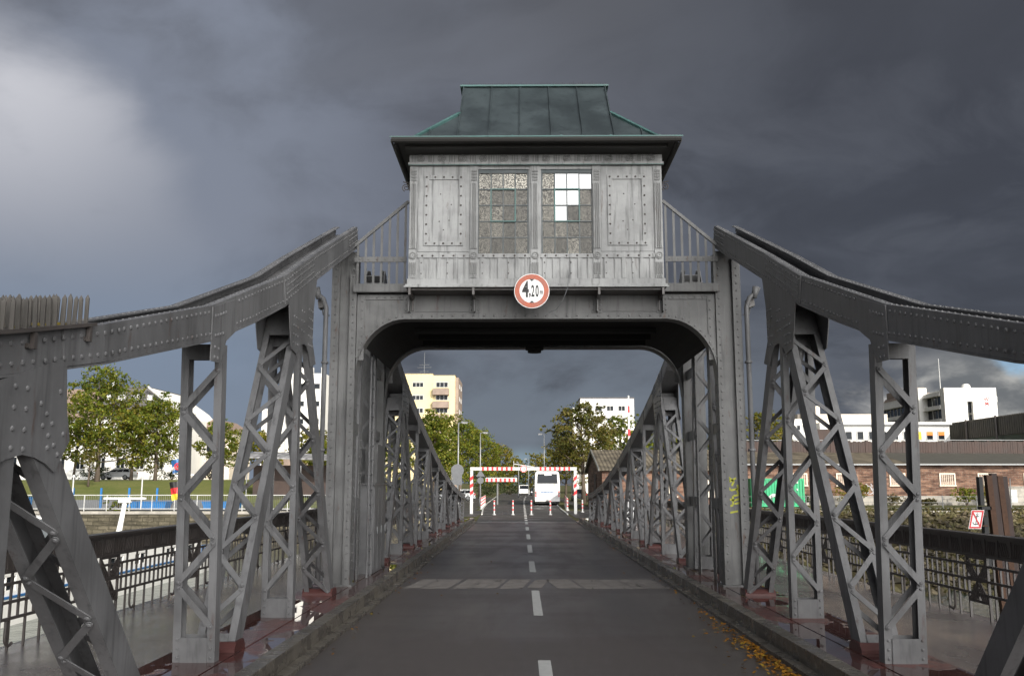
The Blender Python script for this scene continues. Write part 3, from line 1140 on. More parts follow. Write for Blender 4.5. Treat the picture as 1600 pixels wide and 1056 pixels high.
# arch outline shared by front, rear and soffit
arc = []
for k in range(13):
    t = math.pi / 2 * k / 12
    arc.append((3.30 - .90 * (1 - math.cos(t)) if False else 2.42 + .92 * math.cos(t), 3.98 + 1.08 * math.sin(t)))
arch_r = arc                                   # from the column (3.30, 3.98) to the beam (2.42, 5.06)
arch_l = [(-x, z) for x, z in arc]
for yf, dr in ((17.0, 1), (21.0, -1)):
    mb = MB()
    pts = [(-3.34, 5.52)] + [(max(x, -3.34), z) for x, z in arch_l] + [(min(x, 3.34), z) for x, z in reversed(arch_r)] + [(3.34, 5.52)]
    mb.prism(pts, 'y', yf + dr * .05, yf + dr * .066)
    # angle following the arch, proud of the face
    inner = arch_l + list(reversed(arch_r))
    def offset(p):
        x, z = p
        cx = -2.42 if x < -2.42 else 2.42 if x > 2.42 else x
        d = Vector((x - cx, (z - 3.98) * .82))
        d = d.normalized() if d.length > 0 else Vector((0, 1))
        return (x - d.x * 0 + d.x * .10, z + d.y * .10)
    out_ = [offset(p) for p in inner]
    vs, fs = [], []
    for (a, b) in zip(inner, out_):
        for y in (yf + dr * .03, yf + dr * .049):
            vs += [(a[0], y, a[1]), (max(-3.34, min(3.34, b[0])), y, b[1])]
    for i in range(len(inner) - 1):
        o = i * 4
        fs += [(o, o + 1, o + 5, o + 4), (o + 2, o + 6, o + 7, o + 3), (o, o + 4, o + 6, o + 2), (o + 1, o + 3, o + 7, o + 5)]
    mb.add(vs, fs)
    # lip under the arch
    lip = []
    for (x, z) in inner:
        lip += [(x, yf - dr * .02, z), (x, yf + dr * .30, z), (x, yf - dr * .02, z - .018), (x, yf + dr * .30, z - .018)]
    fs = []
    for i in range(len(inner) - 1):
        o = i * 4
        fs += [(o, o + 1, o + 5, o + 4), (o + 2, o + 6, o + 7, o + 3), (o, o + 4, o + 6, o + 2), (o + 1, o + 3, o + 7, o + 5)]
    mb.add(lip, fs)
    for (a, b), (c, d_) in zip(zip(inner, out_), zip(inner[1:], out_[1:])):
        L = math.hypot(c[0] - a[0], c[1] - a[1])
        n = max(1, int(L / .19))
        for k in range(n):
            t = (k + .5) / n
            x = (a[0] + b[0]) / 2 * (1 - t) + (c[0] + d_[0]) / 2 * t
            z = (a[1] + b[1]) / 2 * (1 - t) + (c[1] + d_[1]) / 2 * t
            mb.rivet((x, yf + dr * .03, z), (0, -dr, 0), .022)
    # stiffeners and rivets on the beam web, flat strip along the top
    for x in (-2.36, -1.14, 1.14, 2.36):
        mb.box(x - .012, x + .012, yf - dr * .12, yf + dr * .0495, 5.17, 5.53)
        mb.box(x - .10, x + .10, yf + dr * .032, yf + dr * .0495, 5.165, 5.50)
        for z in (5.22, 5.32, 5.42):
            for dx in (-.065, .065):
                mb.rivet((x + dx, yf + dr * .032, z), (0, -dr, 0), .02)
    for s in (-1, 1):
        mb.box(s * 3.20, s * 3.34, yf + dr * .032, yf + dr * .0495, 4.28, 5.50)
        for k in range(7):
            mb.rivet((s * 3.245, yf + dr * .032, 4.4 + k * .165), (0, -dr, 0), .02)
        mb.box(s * 2.48, s * 3.19, yf + dr * .032, yf + dr * .0495, 5.42, 5.50)
        for k in range(5):
            mb.rivet((s * (2.55 + k * .14), yf + dr * .032, 5.46), (0, -dr, 0), .018)
    mb.box(-2.25, -1.25, yf + dr * .036, yf + dr * .0495, 5.19, 5.28)
    mb.box(1.25, 2.25, yf + dr * .036, yf + dr * .0495, 5.19, 5.28)
    mb.build('arch_beam', M['portal'], portal)
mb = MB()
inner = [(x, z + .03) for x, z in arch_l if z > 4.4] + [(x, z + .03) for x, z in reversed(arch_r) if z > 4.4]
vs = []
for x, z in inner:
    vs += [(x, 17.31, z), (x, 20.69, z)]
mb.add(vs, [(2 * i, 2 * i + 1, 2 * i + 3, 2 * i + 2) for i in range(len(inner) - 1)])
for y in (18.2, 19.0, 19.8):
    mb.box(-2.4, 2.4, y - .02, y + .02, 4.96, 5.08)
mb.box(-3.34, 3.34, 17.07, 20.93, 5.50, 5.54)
mb.build('soffit', M['painted_shade'], portal)
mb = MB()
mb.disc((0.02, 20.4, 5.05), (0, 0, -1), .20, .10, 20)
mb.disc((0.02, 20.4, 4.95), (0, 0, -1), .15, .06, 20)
mb.build('bearing_cap', M['painted_shade'], portal)

# graffiti tag on the right column
mb = MB()
def stroke(pts, w=.035, y=17.072):
    for (a, b) in zip(pts, pts[1:]):
        dx, dz = b[0] - a[0], b[1] - a[1]
        L = math.hypot(dx, dz) or 1
        px_, pz_ = -dz / L * w / 2, dx / L * w / 2
        mb.add([(a[0] - px_, y, a[1] - pz_), (a[0] + px_, y, a[1] + pz_), (b[0] + px_, y, b[1] + pz_), (b[0] - px_, y, b[1] - pz_)], [(0, 1, 2, 3)])
for st in ([(3.46, 2.22), (3.50, 2.05), (3.62, 2.12)], [(3.48, 2.14), (3.58, 2.06), (3.54, 1.98)], [(3.46, 1.98), (3.52, 1.90), (3.66, 1.93), (3.64, 2.0)], [(3.62, 1.93), (3.66, 1.82), (3.56, 1.80)],
           [(3.47, 1.74), (3.58, 1.72), (3.68, 1.75)], [(3.55, 1.80), (3.55, 1.64), (3.50, 1.62)], [(3.58, 1.66), (3.69, 1.68)], [(3.48, 1.50), (3.64, 1.53)]):
    stroke(st)
mb.build('graffiti', M['graffiti'], portal)
# rain pipes and hoppers on the outer sides of the front columns
for s in (-1, 1):
    mb = MB()
    mb.tube([(s * 3.90, 16.93, .25), (s * 3.90, 16.93, 5.25), (s * 3.96, 16.93, 5.42), (s * 4.06, 16.93, 5.50)], .045, 10)
    mb.tube([(s * 4.04, 16.93, 5.42), (s * 4.10, 16.93, 5.62)], [.05, .075], 10)
    for z in (1.0, 2.6, 4.2):
        mb.box(s * 3.84, s * 3.95, 16.87, 16.99, z, z + .04)
    mb.build('rain_pipe', M['steel'], portal, True)

# ladder in the left leg of the portal
lad = thing('ladder', (-3.30, 18.6, .2), 'thin steel ladder fixed inside the left leg of the portal', 'ladder')
mb = MB()
for y in (18.45, 18.85):
    mb.tube([(-3.28, y, .22), (-3.28, y, 5.0)], .022, 8)
mb.build('rail', M['steel'], lad)
mb = MB()
for k in range(16):
    mb.tube([(-3.28, 18.46, .45 + k * .29), (-3.28, 18.84, .45 + k * .29)], .013, 6)
mb.build('rungs', M['steel'], lad)
# switch cabinet and sheet screen beside it
cbx = thing('switch_cabinet', (-3.42, 20.3, .2), 'rusty streaked grey sheet steel switch cabinet beside the ladder', 'cabinet')
mb = MB()
mb.box(-3.62, -3.30, 19.25, 20.9, .215, 2.0)
mb.box(-3.66, -3.27, 19.2, 20.95, 2.0, 2.03)
mb.build('housing', M['steel'], cbx)
mb = MB()
for a, b in ((19.30, 19.78), (19.82, 20.30), (20.34, 20.86)):
    mb.box(-3.299, -3.285, a, b, .28, 1.95)
mb.build('door', M['steel'], cbx)
mb = MB()
for a in (19.72, 20.24, 20.80):
    mb.box(-3.284, -3.265, a - .03, a, 1.0, 1.14)
mb.build('handle', M['galv'], cbx)
mb = MB()
mb.box(-3.60, -3.34, 19.9, 20.8, 2.035, 2.85)
mb.build('upper_box', M['portal'], cbx)

# floodlights on brackets outside the columns
for s, lab in ((-1, 'small dark floodlight on the left column facing the ship'), (1, 'small dark floodlight on the right column facing the warehouse')):
    fl = thing('floodlight', (s * 4.0, 17.1, 5.0), lab, 'lamp', 'floodlights on the portal')
    mb = MB()
    c = Vector((s * 4.02, 17.15, 5.36))
    mb.hexa([c + Vector(p) for p in ((-.05, -.10, -.10), (.07, -.10, -.06), (.07, .10, -.06), (-.05, .10, -.10), (-.07, -.10, .06), (.05, -.10, .10), (.05, .10, .10), (-.07, .10, .06))])
    mb.build('housing', M['steel_dark'], fl)
    mb = MB()
    mb.tube([(s * 3.88, 17.15, 5.14), (s * 4.0, 17.15, 5.16), (s * 4.02, 17.15, 5.28)], .014, 6)
    mb.build('bracket', M['steel'], fl)

# ================================================================== CONTROL CABIN
cab = thing('control_cabin', (0, 19, 5.55), 'pale grey riveted sheet metal cabin with green copper roof over the road', 'cabin')
CF, CB, CX_ = 16.50, 21.50, 2.33
mb = MB()
w = .16
mb.box(-CX_, CX_, CF + w, CB, 5.60, 8.05)                     # core
mb.box(-CX_, -1.075, CF + .03, CF + w - .001, 5.60, 8.05)
mb.box(1.055, CX_, CF + .03, CF + w - .001, 5.60, 8.05)
mb.box(-.13, .10, CF + .03, CF + w - .001, 6.15, 7.78)
mb.box(-1.0745, 1.0545, CF + .03, CF + w - .001, 5.60, 6.15)
mb.box(-1.0745, 1.0545, CF + .03, CF + w - .001, 7.78, 8.05)
wall = mb.build('wall', M['cabin'], cab)
# base ledge
mb = MB()
mb.box(-CX_ - .05, CX_ + .05, CF - .03, CB + .05, 5.55, 5.595)
mb.box(-CX_ - .02, CX_ + .02, CF, CF + .0295, 5.60, 5.70)
mb.box(-CX_ - .075, CX_ + .075, CF - .05, CF - .031, 5.535, 5.56)
mb.build('base_ledge', M['cabin'], cab)
mb = MB()
for x in (-2.30, -1.14, 1.14, 2.30):
    mb.box(x - .02, x + .02, CF - .03, CF + .5, 5.40, 5.534)
    mb.box(x - .012, x + .012, CF + .5, CF + .56, 5.2, 5.534)
mb.box(-2.30, 2.30, CF + .05, CB - .05, 5.500, 5.546)
mb.build('floor_bracket', M['steel_dark'], cab)
# pilasters with flutes, rosettes and dice
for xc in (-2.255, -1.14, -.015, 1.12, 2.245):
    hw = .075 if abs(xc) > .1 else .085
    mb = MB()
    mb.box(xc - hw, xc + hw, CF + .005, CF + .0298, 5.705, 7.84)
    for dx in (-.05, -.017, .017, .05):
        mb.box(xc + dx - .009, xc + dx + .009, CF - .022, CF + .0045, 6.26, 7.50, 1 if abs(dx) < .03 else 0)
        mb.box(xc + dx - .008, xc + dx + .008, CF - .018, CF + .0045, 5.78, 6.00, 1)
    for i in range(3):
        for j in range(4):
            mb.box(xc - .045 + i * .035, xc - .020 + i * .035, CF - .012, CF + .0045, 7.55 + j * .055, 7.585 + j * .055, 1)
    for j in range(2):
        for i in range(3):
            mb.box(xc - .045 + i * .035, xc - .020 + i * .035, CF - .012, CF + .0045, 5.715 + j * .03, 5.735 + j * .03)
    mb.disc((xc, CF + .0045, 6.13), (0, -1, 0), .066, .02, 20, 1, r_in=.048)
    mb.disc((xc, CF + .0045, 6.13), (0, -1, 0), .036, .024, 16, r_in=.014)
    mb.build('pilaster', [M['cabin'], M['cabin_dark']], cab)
# side panels
for (a, b) in ((-2.175, -1.22), (1.20, 2.165)):
    mb = MB()
    mb.box(a, b, CF + .018, CF + .0299, 6.21, 7.83)
    x0, x1 = (a + b) / 2 - .36, (a + b) / 2 + .36
    mb.box(x0, x0 + .085, CF - .004, CF + .0175, 6.32, 7.66)
    mb.box(x1 - .085, x1, CF - .004, CF + .0175, 6.32, 7.66)
    mb.box(x0 + .0855, x1 - .0855, CF - .002, CF + .0175, 7.575, 7.66)
    mb.box(x0 + .0855, x1 - .0855, CF - .002, CF + .0175, 6.32, 6.40)
    for k in range(8):
        z = 6.36 + k * (1.26 / 7)
        for x in (x0 + .042, x1 - .042):
            mb.rivet((x, CF - .004, z), (0, -1, 0), .020, 1)
    for k in range(1, 4):
        x = x0 + .04 + k * (.64 / 4)
        mb.rivet((x, CF - .004, 7.62), (0, -1, 0), .020, 1)
        mb.rivet((x, CF - .004, 6.36), (0, -1, 0), .020, 1)
    for dx, dz in ((-.08, 6.78), (.10, 6.8), (.0, 6.62), (.14, 7.1), (-.06, 7.3)):
        mb.rivet(((a + b) / 2 + dx, CF + .018, dz), (0, -1, 0), .013, 1)
    mb.build('panel', [M['cabin'], M['rivet_dark']], cab)
# lower band: riveted rail, slats
mb = MB()
edges = [-2.175, -1.22, -1.06, -.105, .075, 1.04, 1.20, 2.165]
for a, b in zip(edges[0::2], edges[1::2]):
    mb.box(a, b, CF + .004, CF + .0297, 6.09, 6.165)
    n = 5
    for k in range(n):
        mb.rivet((a + (k + .5) * (b - a) / n, CF + .004, 6.128), (0, -1, 0), .020, 1)
    n = 6
    for k in range(n):
        x = a + (k + .5) * (b - a) / n
        if k % 2 == 0:
            mb.box(x - .035, x + .035, CF + .008, CF + .0297, 5.705, 6.085)
        else:
            mb.box(x - .012, x + .012, CF + .010, CF + .0297, 5.705, 6.085)
        if k % 3 == 0:
            mb.rivet((x, CF + .008, 6.0), (0, -1, 0), .013, 1)
            mb.rivet((x, CF + .008, 5.8), (0, -1, 0), .013, 1)
mb.build('slat_band', [M['cabin'], M['rivet_dark']], cab)
# cornice and frieze
mb = MB()
mb.box(-CX_ - .03, CX_ + .03, CF - .045, CF + .0295, 7.842, 7.895)
mb.box(-CX_ - .01, CX_ + .01, CF - .010, CF + .0295, 7.8955, 8.048)
mb.build('cornice', M['cabin'], cab)
mb = MB()
mb.box(-CX_ - .03, CX_ + .03, CF - .052, CF - .0455, 7.838, 7.850)
mb.build('drip_edge', M['copper_edge'], cab)
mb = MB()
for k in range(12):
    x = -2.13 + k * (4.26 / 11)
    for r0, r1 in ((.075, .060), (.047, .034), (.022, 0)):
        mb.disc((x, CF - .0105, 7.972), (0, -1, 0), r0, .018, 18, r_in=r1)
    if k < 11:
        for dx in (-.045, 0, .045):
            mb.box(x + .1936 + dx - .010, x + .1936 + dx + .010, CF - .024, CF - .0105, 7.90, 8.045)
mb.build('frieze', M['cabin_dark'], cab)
# windows
for (a, b, kind) in ((-1.075, -.13, 'l'), (.10, 1.055, 'r')):
    wn = MB()
    z0, z1 = 6.15, 7.78
    y0, y1 = CF + .055, CF + .085
    fw = .025
    wn.box(a, a + fw, y0, y1, z0, z1)
    wn.box(b - fw, b, y0, y1, z0, z1)
    wn.box(a + fw, b - fw, y0, y1, z0, z0 + fw)
    wn.box(a + fw, b - fw, y0, y1, z1 - .07, z1)
    gx0, gx1, gz0, gz1 = a + fw, b - fw, z0 + fw, z1 - .07
    cw, ch = (gx1 - gx0) / 4, (gz1 - gz0) / 5
    for i in range(1, 4):
        wn.box(gx0 + i * cw - .010, gx0 + i * cw + .010, y0 + .008, y1 - .006, gz0, gz1)
    for j in range(1, 5):
        wn.box(gx0, gx1, y0 + .009, y1 - .007, gz0 + j * ch - .009, gz0 + j * ch + .009)
    w_ = wn.build('window', M['copper'], cab)
    cs = MB()       # opening casement in the middle
    for x in (gx0 + cw, gx0 + 3 * cw):
        cs.box(x - .012, x + .012, y0 - .008, y0 + .0075, gz0 + 2 * ch, gz0 + 4 * ch)
    for z in (gz0 + 2 * ch, gz0 + 4 * ch):
        cs.box(gx0 + cw - .012, gx0 + 3 * cw + .012, y0 - .0085, y0 + .0078, z - .011, z + .011)
    cs.build('casement', M['copper_edge'], w_)
    clear = {(1, 4), (2, 4), (3, 4), (1, 3), (2, 3), (1, 2)} if kind == 'r' else set()
    p1, p2, p3 = MB(), MB(), MB()
    rr_ = random.Random(4)
    for i in range(4):
        for j in range(5):
            q = p2 if (i, j) in clear else p3 if j == 4 else p1
            x0, z0_ = gx0 + i * cw, gz0 + j * ch
            t1, t2 = rr_.uniform(-.004, .004), rr_.uniform(-.004, .004)
            yy = y1 - .004
            q.hexa([(x0, yy, z0_), (x0 + cw, yy + t1, z0_), (x0 + cw, yy + .004 + t1, z0_), (x0, yy + .004, z0_), (x0, yy + t2, z0_ + ch), (x0 + cw, yy + t1 + t2, z0_ + ch), (x0 + cw, yy + .004 + t1 + t2, z0_ + ch), (x0, yy + .004 + t2, z0_ + ch)])
    tag(p1.build('glazing', M['pane_rough'], w_), 'rippled brownish glass panes')
    tag(p3.build('pale_panes', M['pane_pale'], w_), 'paler rippled glass panes in the top row')
    if p2.v:
        tag(p2.build('clear_panes', M['pane_clear'], w_), 'clear panes mirroring the bright sky')
# side walls get riveted frames too
for s in (-1, 1):
    mb = MB()
    for k in range(4):
        y = CF + .25 + k * 1.2
        mb.box(s * CX_, s * (CX_ + .025), y, y + .10, 5.65, 8.0)
        mb.box(s * CX_, s * (CX_ + .02), y + .101, y + 1.09, 6.08, 6.18)
    mb.build('side_framing', M['cabin'], cab)
# roof
rf = MB()
ex, ey0, ey1, ez = 2.505, 16.0, 22.0, 8.16
rf.box(-ex, ex, ey0, ey1, 8.10, 8.16)
rf.box(-ex + .12, ex - .12, ey0 + .12, ey1 - .12, 8.045, 8.0995)
roof = MB()
fx, fz, fy = 2.30, 8.165, 16.06
mx_, mz, my = 1.44, 9.02, 16.92
tx, tz, ty = 1.43, 9.96, 17.82
C = 19.0
for y_, sgn in ((None, 1), (None, -1)):
    pass
mir = lambda y: 2 * C - y
F = [(-fx, fy, fz), (-mx_, my, mz), (-tx, ty, tz), (tx, ty, tz), (mx_, my, mz), (fx, fy, fz)]
B_ = [(x, mir(y), z) for x, y, z in F]
roof.add(F, [(0, 5, 4, 3, 2, 1)])
roof.add(B_, [(0, 1, 2, 3, 4, 5)])
for i in range(5):
    roof.add([F[i], F[i + 1], B_[i + 1], B_[i]], [(0, 1, 2, 3)])
rr0 = rf.build('eaves', M['soffit'], cab)
ro = roof.build('roof', M['copper'], cab)
mb = MB()
up = Vector((0, -1, 1)).normalized()
front = lambda x, t: Vector((x, fy + (ty - fy) * t, fz + (tz - fz) * t))
for k in range(6):
    x = -1.44 + k * .576
    xt = x * (1.43 / 1.44)
    mb.bar(front(x, 0) + up * .012, front(xt, 1) + up * .012, .022, .03, up)
tm = (mz - fz) / (tz - fz)
for s in (-1, 1):
    mb.bar(front(s * 1.95, 0) + up * .012, front(s * 1.95, tm * (2.30 - 1.95) / .86) + up * .012, .02, .03, up)
mb.build('standing_seam', M['copper'], ro)
mb = MB()
for s in (-1, 1):
    mb.bar(front(s * 2.30, 0) + up * .01, front(s * 1.44, tm) + up * .01, .05, .05, up)
    mb.bar((s * 2.3, fy, fz + .02), (s * 2.3, mir(fy), fz + .02), .04, .04)
mb.box(-1.50, 1.50, ty - .06, mir(ty) + .06, tz, tz + .035)
mb.build('ridge_capping', M['copper_edge'], ro)
mb = MB()
rr_ = random.Random(8)
for k in range(64):
    x = -1.45 + k * 2.9 / 63
    h = rr_.uniform(.05, .085)
    mb.tube([(x, ty + .02, tz + .034), (x + rr_.uniform(-.012, .012), ty, tz + .034 + h)], [.004, .002], 4)
mb.build('bird_spikes', M['steel_dark'], ro)
# gutter
mb = MB()
def gut(a, b, out):
    pr = [(0, 0), (.0, -.05), (.02, -.085), (.06, -.10), (.10, -.085), (.12, -.05), (.12, .0), (.108, .0), (.106, -.045), (.06, -.085), (.014, -.05), (.012, 0)]
    vs = []
    for p in (a, b):
        for u, v in pr:
            vs.append((p[0] + out[0] * u, p[1] + out[1] * u, p[2] + v))
    n = len(pr)
    mb.add(vs, [(i, (i + 1) % n, n + (i + 1) % n, n + i) for i in range(n)] + [tuple(range(n)), tuple(range(n, 2 * n))])
gut((-2.60, 15.995, 8.172), (2.60, 15.995, 8.172), (0, -1))
gut((-2.51, 16.0, 8.170), (-2.51, 22.0, 8.170), (-1, 0))
gut((2.51, 16.0, 8.170), (2.51, 22.0, 8.170), (1, 0))
mb.build('gutter', M['soffit'], cab)
mb = MB()
mb.box(-2.63, 2.63, 15.868, 15.882, 8.155, 8.178)
for k in range(6):
    mb.box(-2.2 + k * .88, -2.17 + k * .88, 15.866, 16.0, 8.173, 8.19)
mb.build('gutter_lip', M['copper_edge'], cab)
# wrought scroll at each upper corner
for s in (-1, 1):
    mb = MB()
    pts = []
    for k in range(20):
        t = k / 19 * 4.2 * math.pi * .8
        r = .015 + .006 * t
        pts.append((s * 2.40 + r * math.cos(t), 16.56, 7.44 + r * math.sin(t)))
    mb.tube(pts, .010, 6)
    mb.tube([(s * 2.34, 16.56, 7.52), (s * 2.46, 16.56, 7.55)], .01, 6)
    mb.build('scroll', M['steel_dark'], cab)
# loose cable hanging from the base of the cabin
mb = MB()
mb.tube([(.60, 16.46, 5.86), (.59, 16.46, 5.66), (.57, 16.44, 5.52), (.52, 16.45, 5.38), (.46, 16.5, 5.26), (.36, 16.6, 5.14), (.2, 16.7, 5.09)], .006, 6)
tag(mb.build('cable', M['galv']), 'thin pale cable dangling beside the round height sign', 'cable')

# balustrades of the side walkways
for s, lab in ((-1, 'rusty sloping picket balustrade between the cabin and the left girder'), (1, 'sloping picket balustrade between the cabin and the right girder')):
    bl = thing('walkway_balustrade', (s * 2.9, 17.0, 5.55), lab, 'balustrade', 'walkway balustrades beside the cabin')
    yb = 16.96
    mb = MB()
    mb.box(s * 2.36, s * 3.40, yb - .04, yb + .50, 5.545, 5.60)
    mb.box(s * 2.36, s * 3.40, yb - .045, yb - .03, 5.56, 5.70)
    mb.build('floor_plate', M['portal'], bl)
    mb = MB()
    mb.box(s * 2.42, s * 3.40, yb - .02, yb, 6.12, 6.22)
    for k in range(6):
        mb.rivet((s * (2.5 + k * .16), yb - .02, 6.17), (0, -1, 0), .016)
    mb.bar((s * 3.44, yb, 6.40), (s * 2.40, yb, 7.30), .05, .055, (0, 0, 1))
    mb.build('handrail', M['portal'], bl)
    for k in range(7):
        x = 3.34 - k * .148
        top = 6.40 + (3.44 - x) / 1.04 * .90
        mb = MB()
        mb.box(s * (x - .022), s * (x + .022), yb + .001, yb + .012, 5.601, top - .02)
        mb.build('picket', M['portal'], bl)
    mb = MB()
    mb.bar((s * 2.55, yb + .1, 5.62), (s * 2.36, yb + .1, 5.84), .05, .02, (0, 1, 0))
    mb.build('strut', M['portal'], bl)

# round height sign
sg = thing('height_sign', (-.08, 16.38, 5.40), 'round red rimmed sign reading 4,20 m under the cabin', 'sign')
mb = MB()
mb.disc((-.08, 16.40, 5.445), (0, -1, 0), .318, .012, 40)
mb.build('sign_plate', M['sign_white'], sg)
mb = MB()
mb.disc((-.08, 16.3875, 5.445), (0, -1, 0), .306, .004, 40, r_in=.222)
mb.build('rim', M['sign_red'], sg)
mb = MB()
pl = lambda dx, dz: (lambda x, y, d: (-.08 + dx + x, 16.3845 - d, 5.445 + dz + y))
text_into(mb, '4', .40, pl(-.112, .016), xs=.58, bold=.012)
text_into(mb, ',', .26, pl(-.036, .0), xs=.7, bold=.006)
text_into(mb, '2', .29, pl(.018, -.012), xs=.40, bold=.007)
text_into(mb, '0', .29, pl(.095, -.012), xs=.40, bold=.007)
text_into(mb, 'm', .125, pl(.172, -.02), xs=.62, bold=.003)
for s in (1, -1):
    mb.add([(-.08 - .045, 16.3843, 5.445 + s * .218), (-.08 + .045, 16.3843, 5.445 + s * .218), (-.08, 16.3843, 5.445 + s * .176)], [(0, 1, 2)])
mb.build('lettering', M['black'], sg)
mb = MB()
mb.box(-.10, -.06, 16.4005, 16.99, 5.40, 5.44)
mb.build('bracket', M['steel_dark'], sg)

# ================================================================== ORNAMENTAL PARAPETS
def parapet(s, label):
    root = thing('bridge_railing', (s * 5.95, 19, .2), label, 'railing', 'ornamental railings along the footpaths')
    X = 5.95
    ya, yb = Y0 + .1, Y1 - .1
    mb = MB()
    mb.box(s * (X - .085), s * (X + .085), ya, yb, 1.315, 1.345)
    mb.box(s * (X - .05), s * (X + .05), ya, yb, 1.286, 1.3145)
    mb.build('cap_rail', M['steel_dark'], root)
    mb = MB()
    mb.box(s * (X - .02), s * (X + .02), ya, yb, 1.06, 1.285)
    mb.box(s * (X - .045), s * (X + .045), ya, yb, 1.035, 1.0595)
    x0 = X - .0205
    y = ya + .2
    k = 0
    while y < yb - .3:
        # plaques with chevron hatching, panel joints between
        if y > 2:
            for t in range(4):
                q = -.085 + t * .055
                sgn = 1 if k % 2 else -1
                mb.bar((s * x0, y + .16 + q, 1.085 if sgn > 0 else 1.255), (s * x0, y + .16 + q + .055, 1.255 if sgn > 0 else 1.085), .014, .016, (s, 0, 0))
            mb.box(s * (x0 - .009), s * x0, y - .012, y + .012, 1.062, 1.283)
        y += .335
        k += 1
    mb.build('frieze_band', M['steel_dark'], root)
    bars = MB()
    for z in (.52, .70, .90):
        bars.box(s * (X - .014), s * (X + .014), ya, yb, z, z + .032)
    y = ya
    k = 0
    pan = 3.28
    off = 13.05 - pan * 10
    while y < yb:
        rel = (y - off) % pan
        if not (rel < .34 or rel > pan - .34):
            bars.box(s * (X - .012), s * (X + .012), y - .012, y + .012, .52 if k % 2 else .20, 1.034 if k % 2 == 0 else .93)
        y += .17
        k += 1
    bars.build('bars', M['steel_dark'], root)
    i = 0
    yc = off
    while yc < yb - .4:
        if yc > max(ya + .4, 2):
            p = MB()
            xa, xb = X - .02, X + .012
            for q in (-.29, -.01, .27):
                p.box(s * xa, s * xb, yc + q, yc + q + .03, .42, 1.034)
            for z in (.42, .72, 1.00):
                p.box(s * xa, s * (xb - .002), yc - .2595, yc - .0105, z, z + .034)
                p.box(s * xa, s * (xb - .002), yc + .0205, yc + .2695, z, z + .034)
            for q0 in (-.26, .02):
                for z0 in (.455, .755):
                    h = .264 if z0 < .7 else .244
                    fl = 1 if (q0 < 0) == (z0 < .7) else -1
                    for t in range(4):
                        a = t * .055
                        A = (yc + q0 + (a if fl > 0 else .25 - a), z0)
                        Bp = (yc + q0 + (.25 if fl > 0 else 0), z0 + h - a * h / .25)
                        p.bar((s * (X - .004), A[0], A[1]), (s * (X - .004), Bp[0], Bp[1]), .024, .016, (s, 0, 0))
            for q in (-.275, .285):
                p.box(s * (X - .016), s * (X + .016), yc + q - .014, yc + q + .014, .195, .4195)
            p.build('ornament_panel', M['steel_dark'], root)
            for sg_ in (-1, 1):      # curled feet between the panels
                c = MB()
                cy = yc + sg_ * .75
                pts = [(s * X, cy, .52)] + [(s * X, cy + sg_ * (.09 - .09 * math.cos(t)), .34 - .10 * math.sin(t)) for t in [k * math.pi / 8 for k in range(0, 7)]]
                c.tube(pts, .016, 6)
                c.build('curled_foot', M['steel_dark'], root)
        yc += pan
        i += 1
    return root


parapet(-1, 'black ornamental railing on the river side with the white ship behind it')
parapet(1, 'black ornamental railing in front of the stony bank and warehouse')

# ================================================================== GROUND, WATER, BANKS (setting)
WZ = -2.3
sheet('river_water', -500, 500, -300, 66.2, WZ, M['water'])


def smooth(v, a, b):
    t = min(max((v - a) / (b - a), 0), 1)
    return t * t * (3 - 2 * t)


def gh(x, y):
    h = 2.6 * smooth(y, 80, 112) * smooth(-x, 14, 26)
    return h - .02


mb = MB()
xs = [-900, -500, -260, -150, -100, -80] + list(range(-70, -12, 3)) + [-12, -7, 0, 7.5, 12, 20, 30, 45, 60, 80, 110, 160, 300, 600, 900]
ys = [74, 77, 80, 84, 88, 92, 96, 100, 104, 108, 112, 118, 126, 140, 170, 220, 300, 500, 900, 2500]
idx = {}
for j, y in enumerate(ys):
    for i, x in enumerate(xs):
        idx[i, j] = len(mb.v)
        mb.v.append((x, y, gh(x, y)))
for j in range(len(ys) - 1):
    for i in range(len(xs) - 1):
        mb.f.append((idx[i, j], idx[i + 1, j], idx[i + 1, j + 1], idx[i, j + 1]))
        mb.m.append(0)
for x0, x1, y0, y1 in ((-900, -7, 66, 74), (-7, 7.5, 51.65, 74)):
    mb.add([(x0, y0, -.02), (x1, y0, -.02), (x1, y1, -.02), (x0, y1, -.02)], [(0, 1, 2, 3)])
tag(mb.build('ground', M['ground']), kind='structure')
mb = MB()      # mown slope on the left
ly = [82, 86, 90, 94, 98, 102, 106, 110, 113]
lx = list(range(-70, -13, 4))
for a, b_ in zip(ly, ly[1:]):
    for c, d_ in zip(lx, lx[1:]):
        mb.add([(c, a, gh(c, a) + .02), (d_, a, gh(d_, a) + .02), (d_, b_, gh(d_, b_) + .02), (c, b_, gh(c, b_) + .02)], [(0, 1, 2, 3)])
tag(mb.build('lawn', M['lawn']), kind='structure')

# abutment the bridge lands on
mb = MB()
mb.box(-7, 7.5, 51.66, 52.0, -4, -.03)
mb.box(-7, -6.7, 52.01, 66, -4, -.03)
mb.box(7.2, 7.5, 52.01, 74, -4, -.03)
tag(mb.build('abutment', M['stone_wall']), kind='structure')
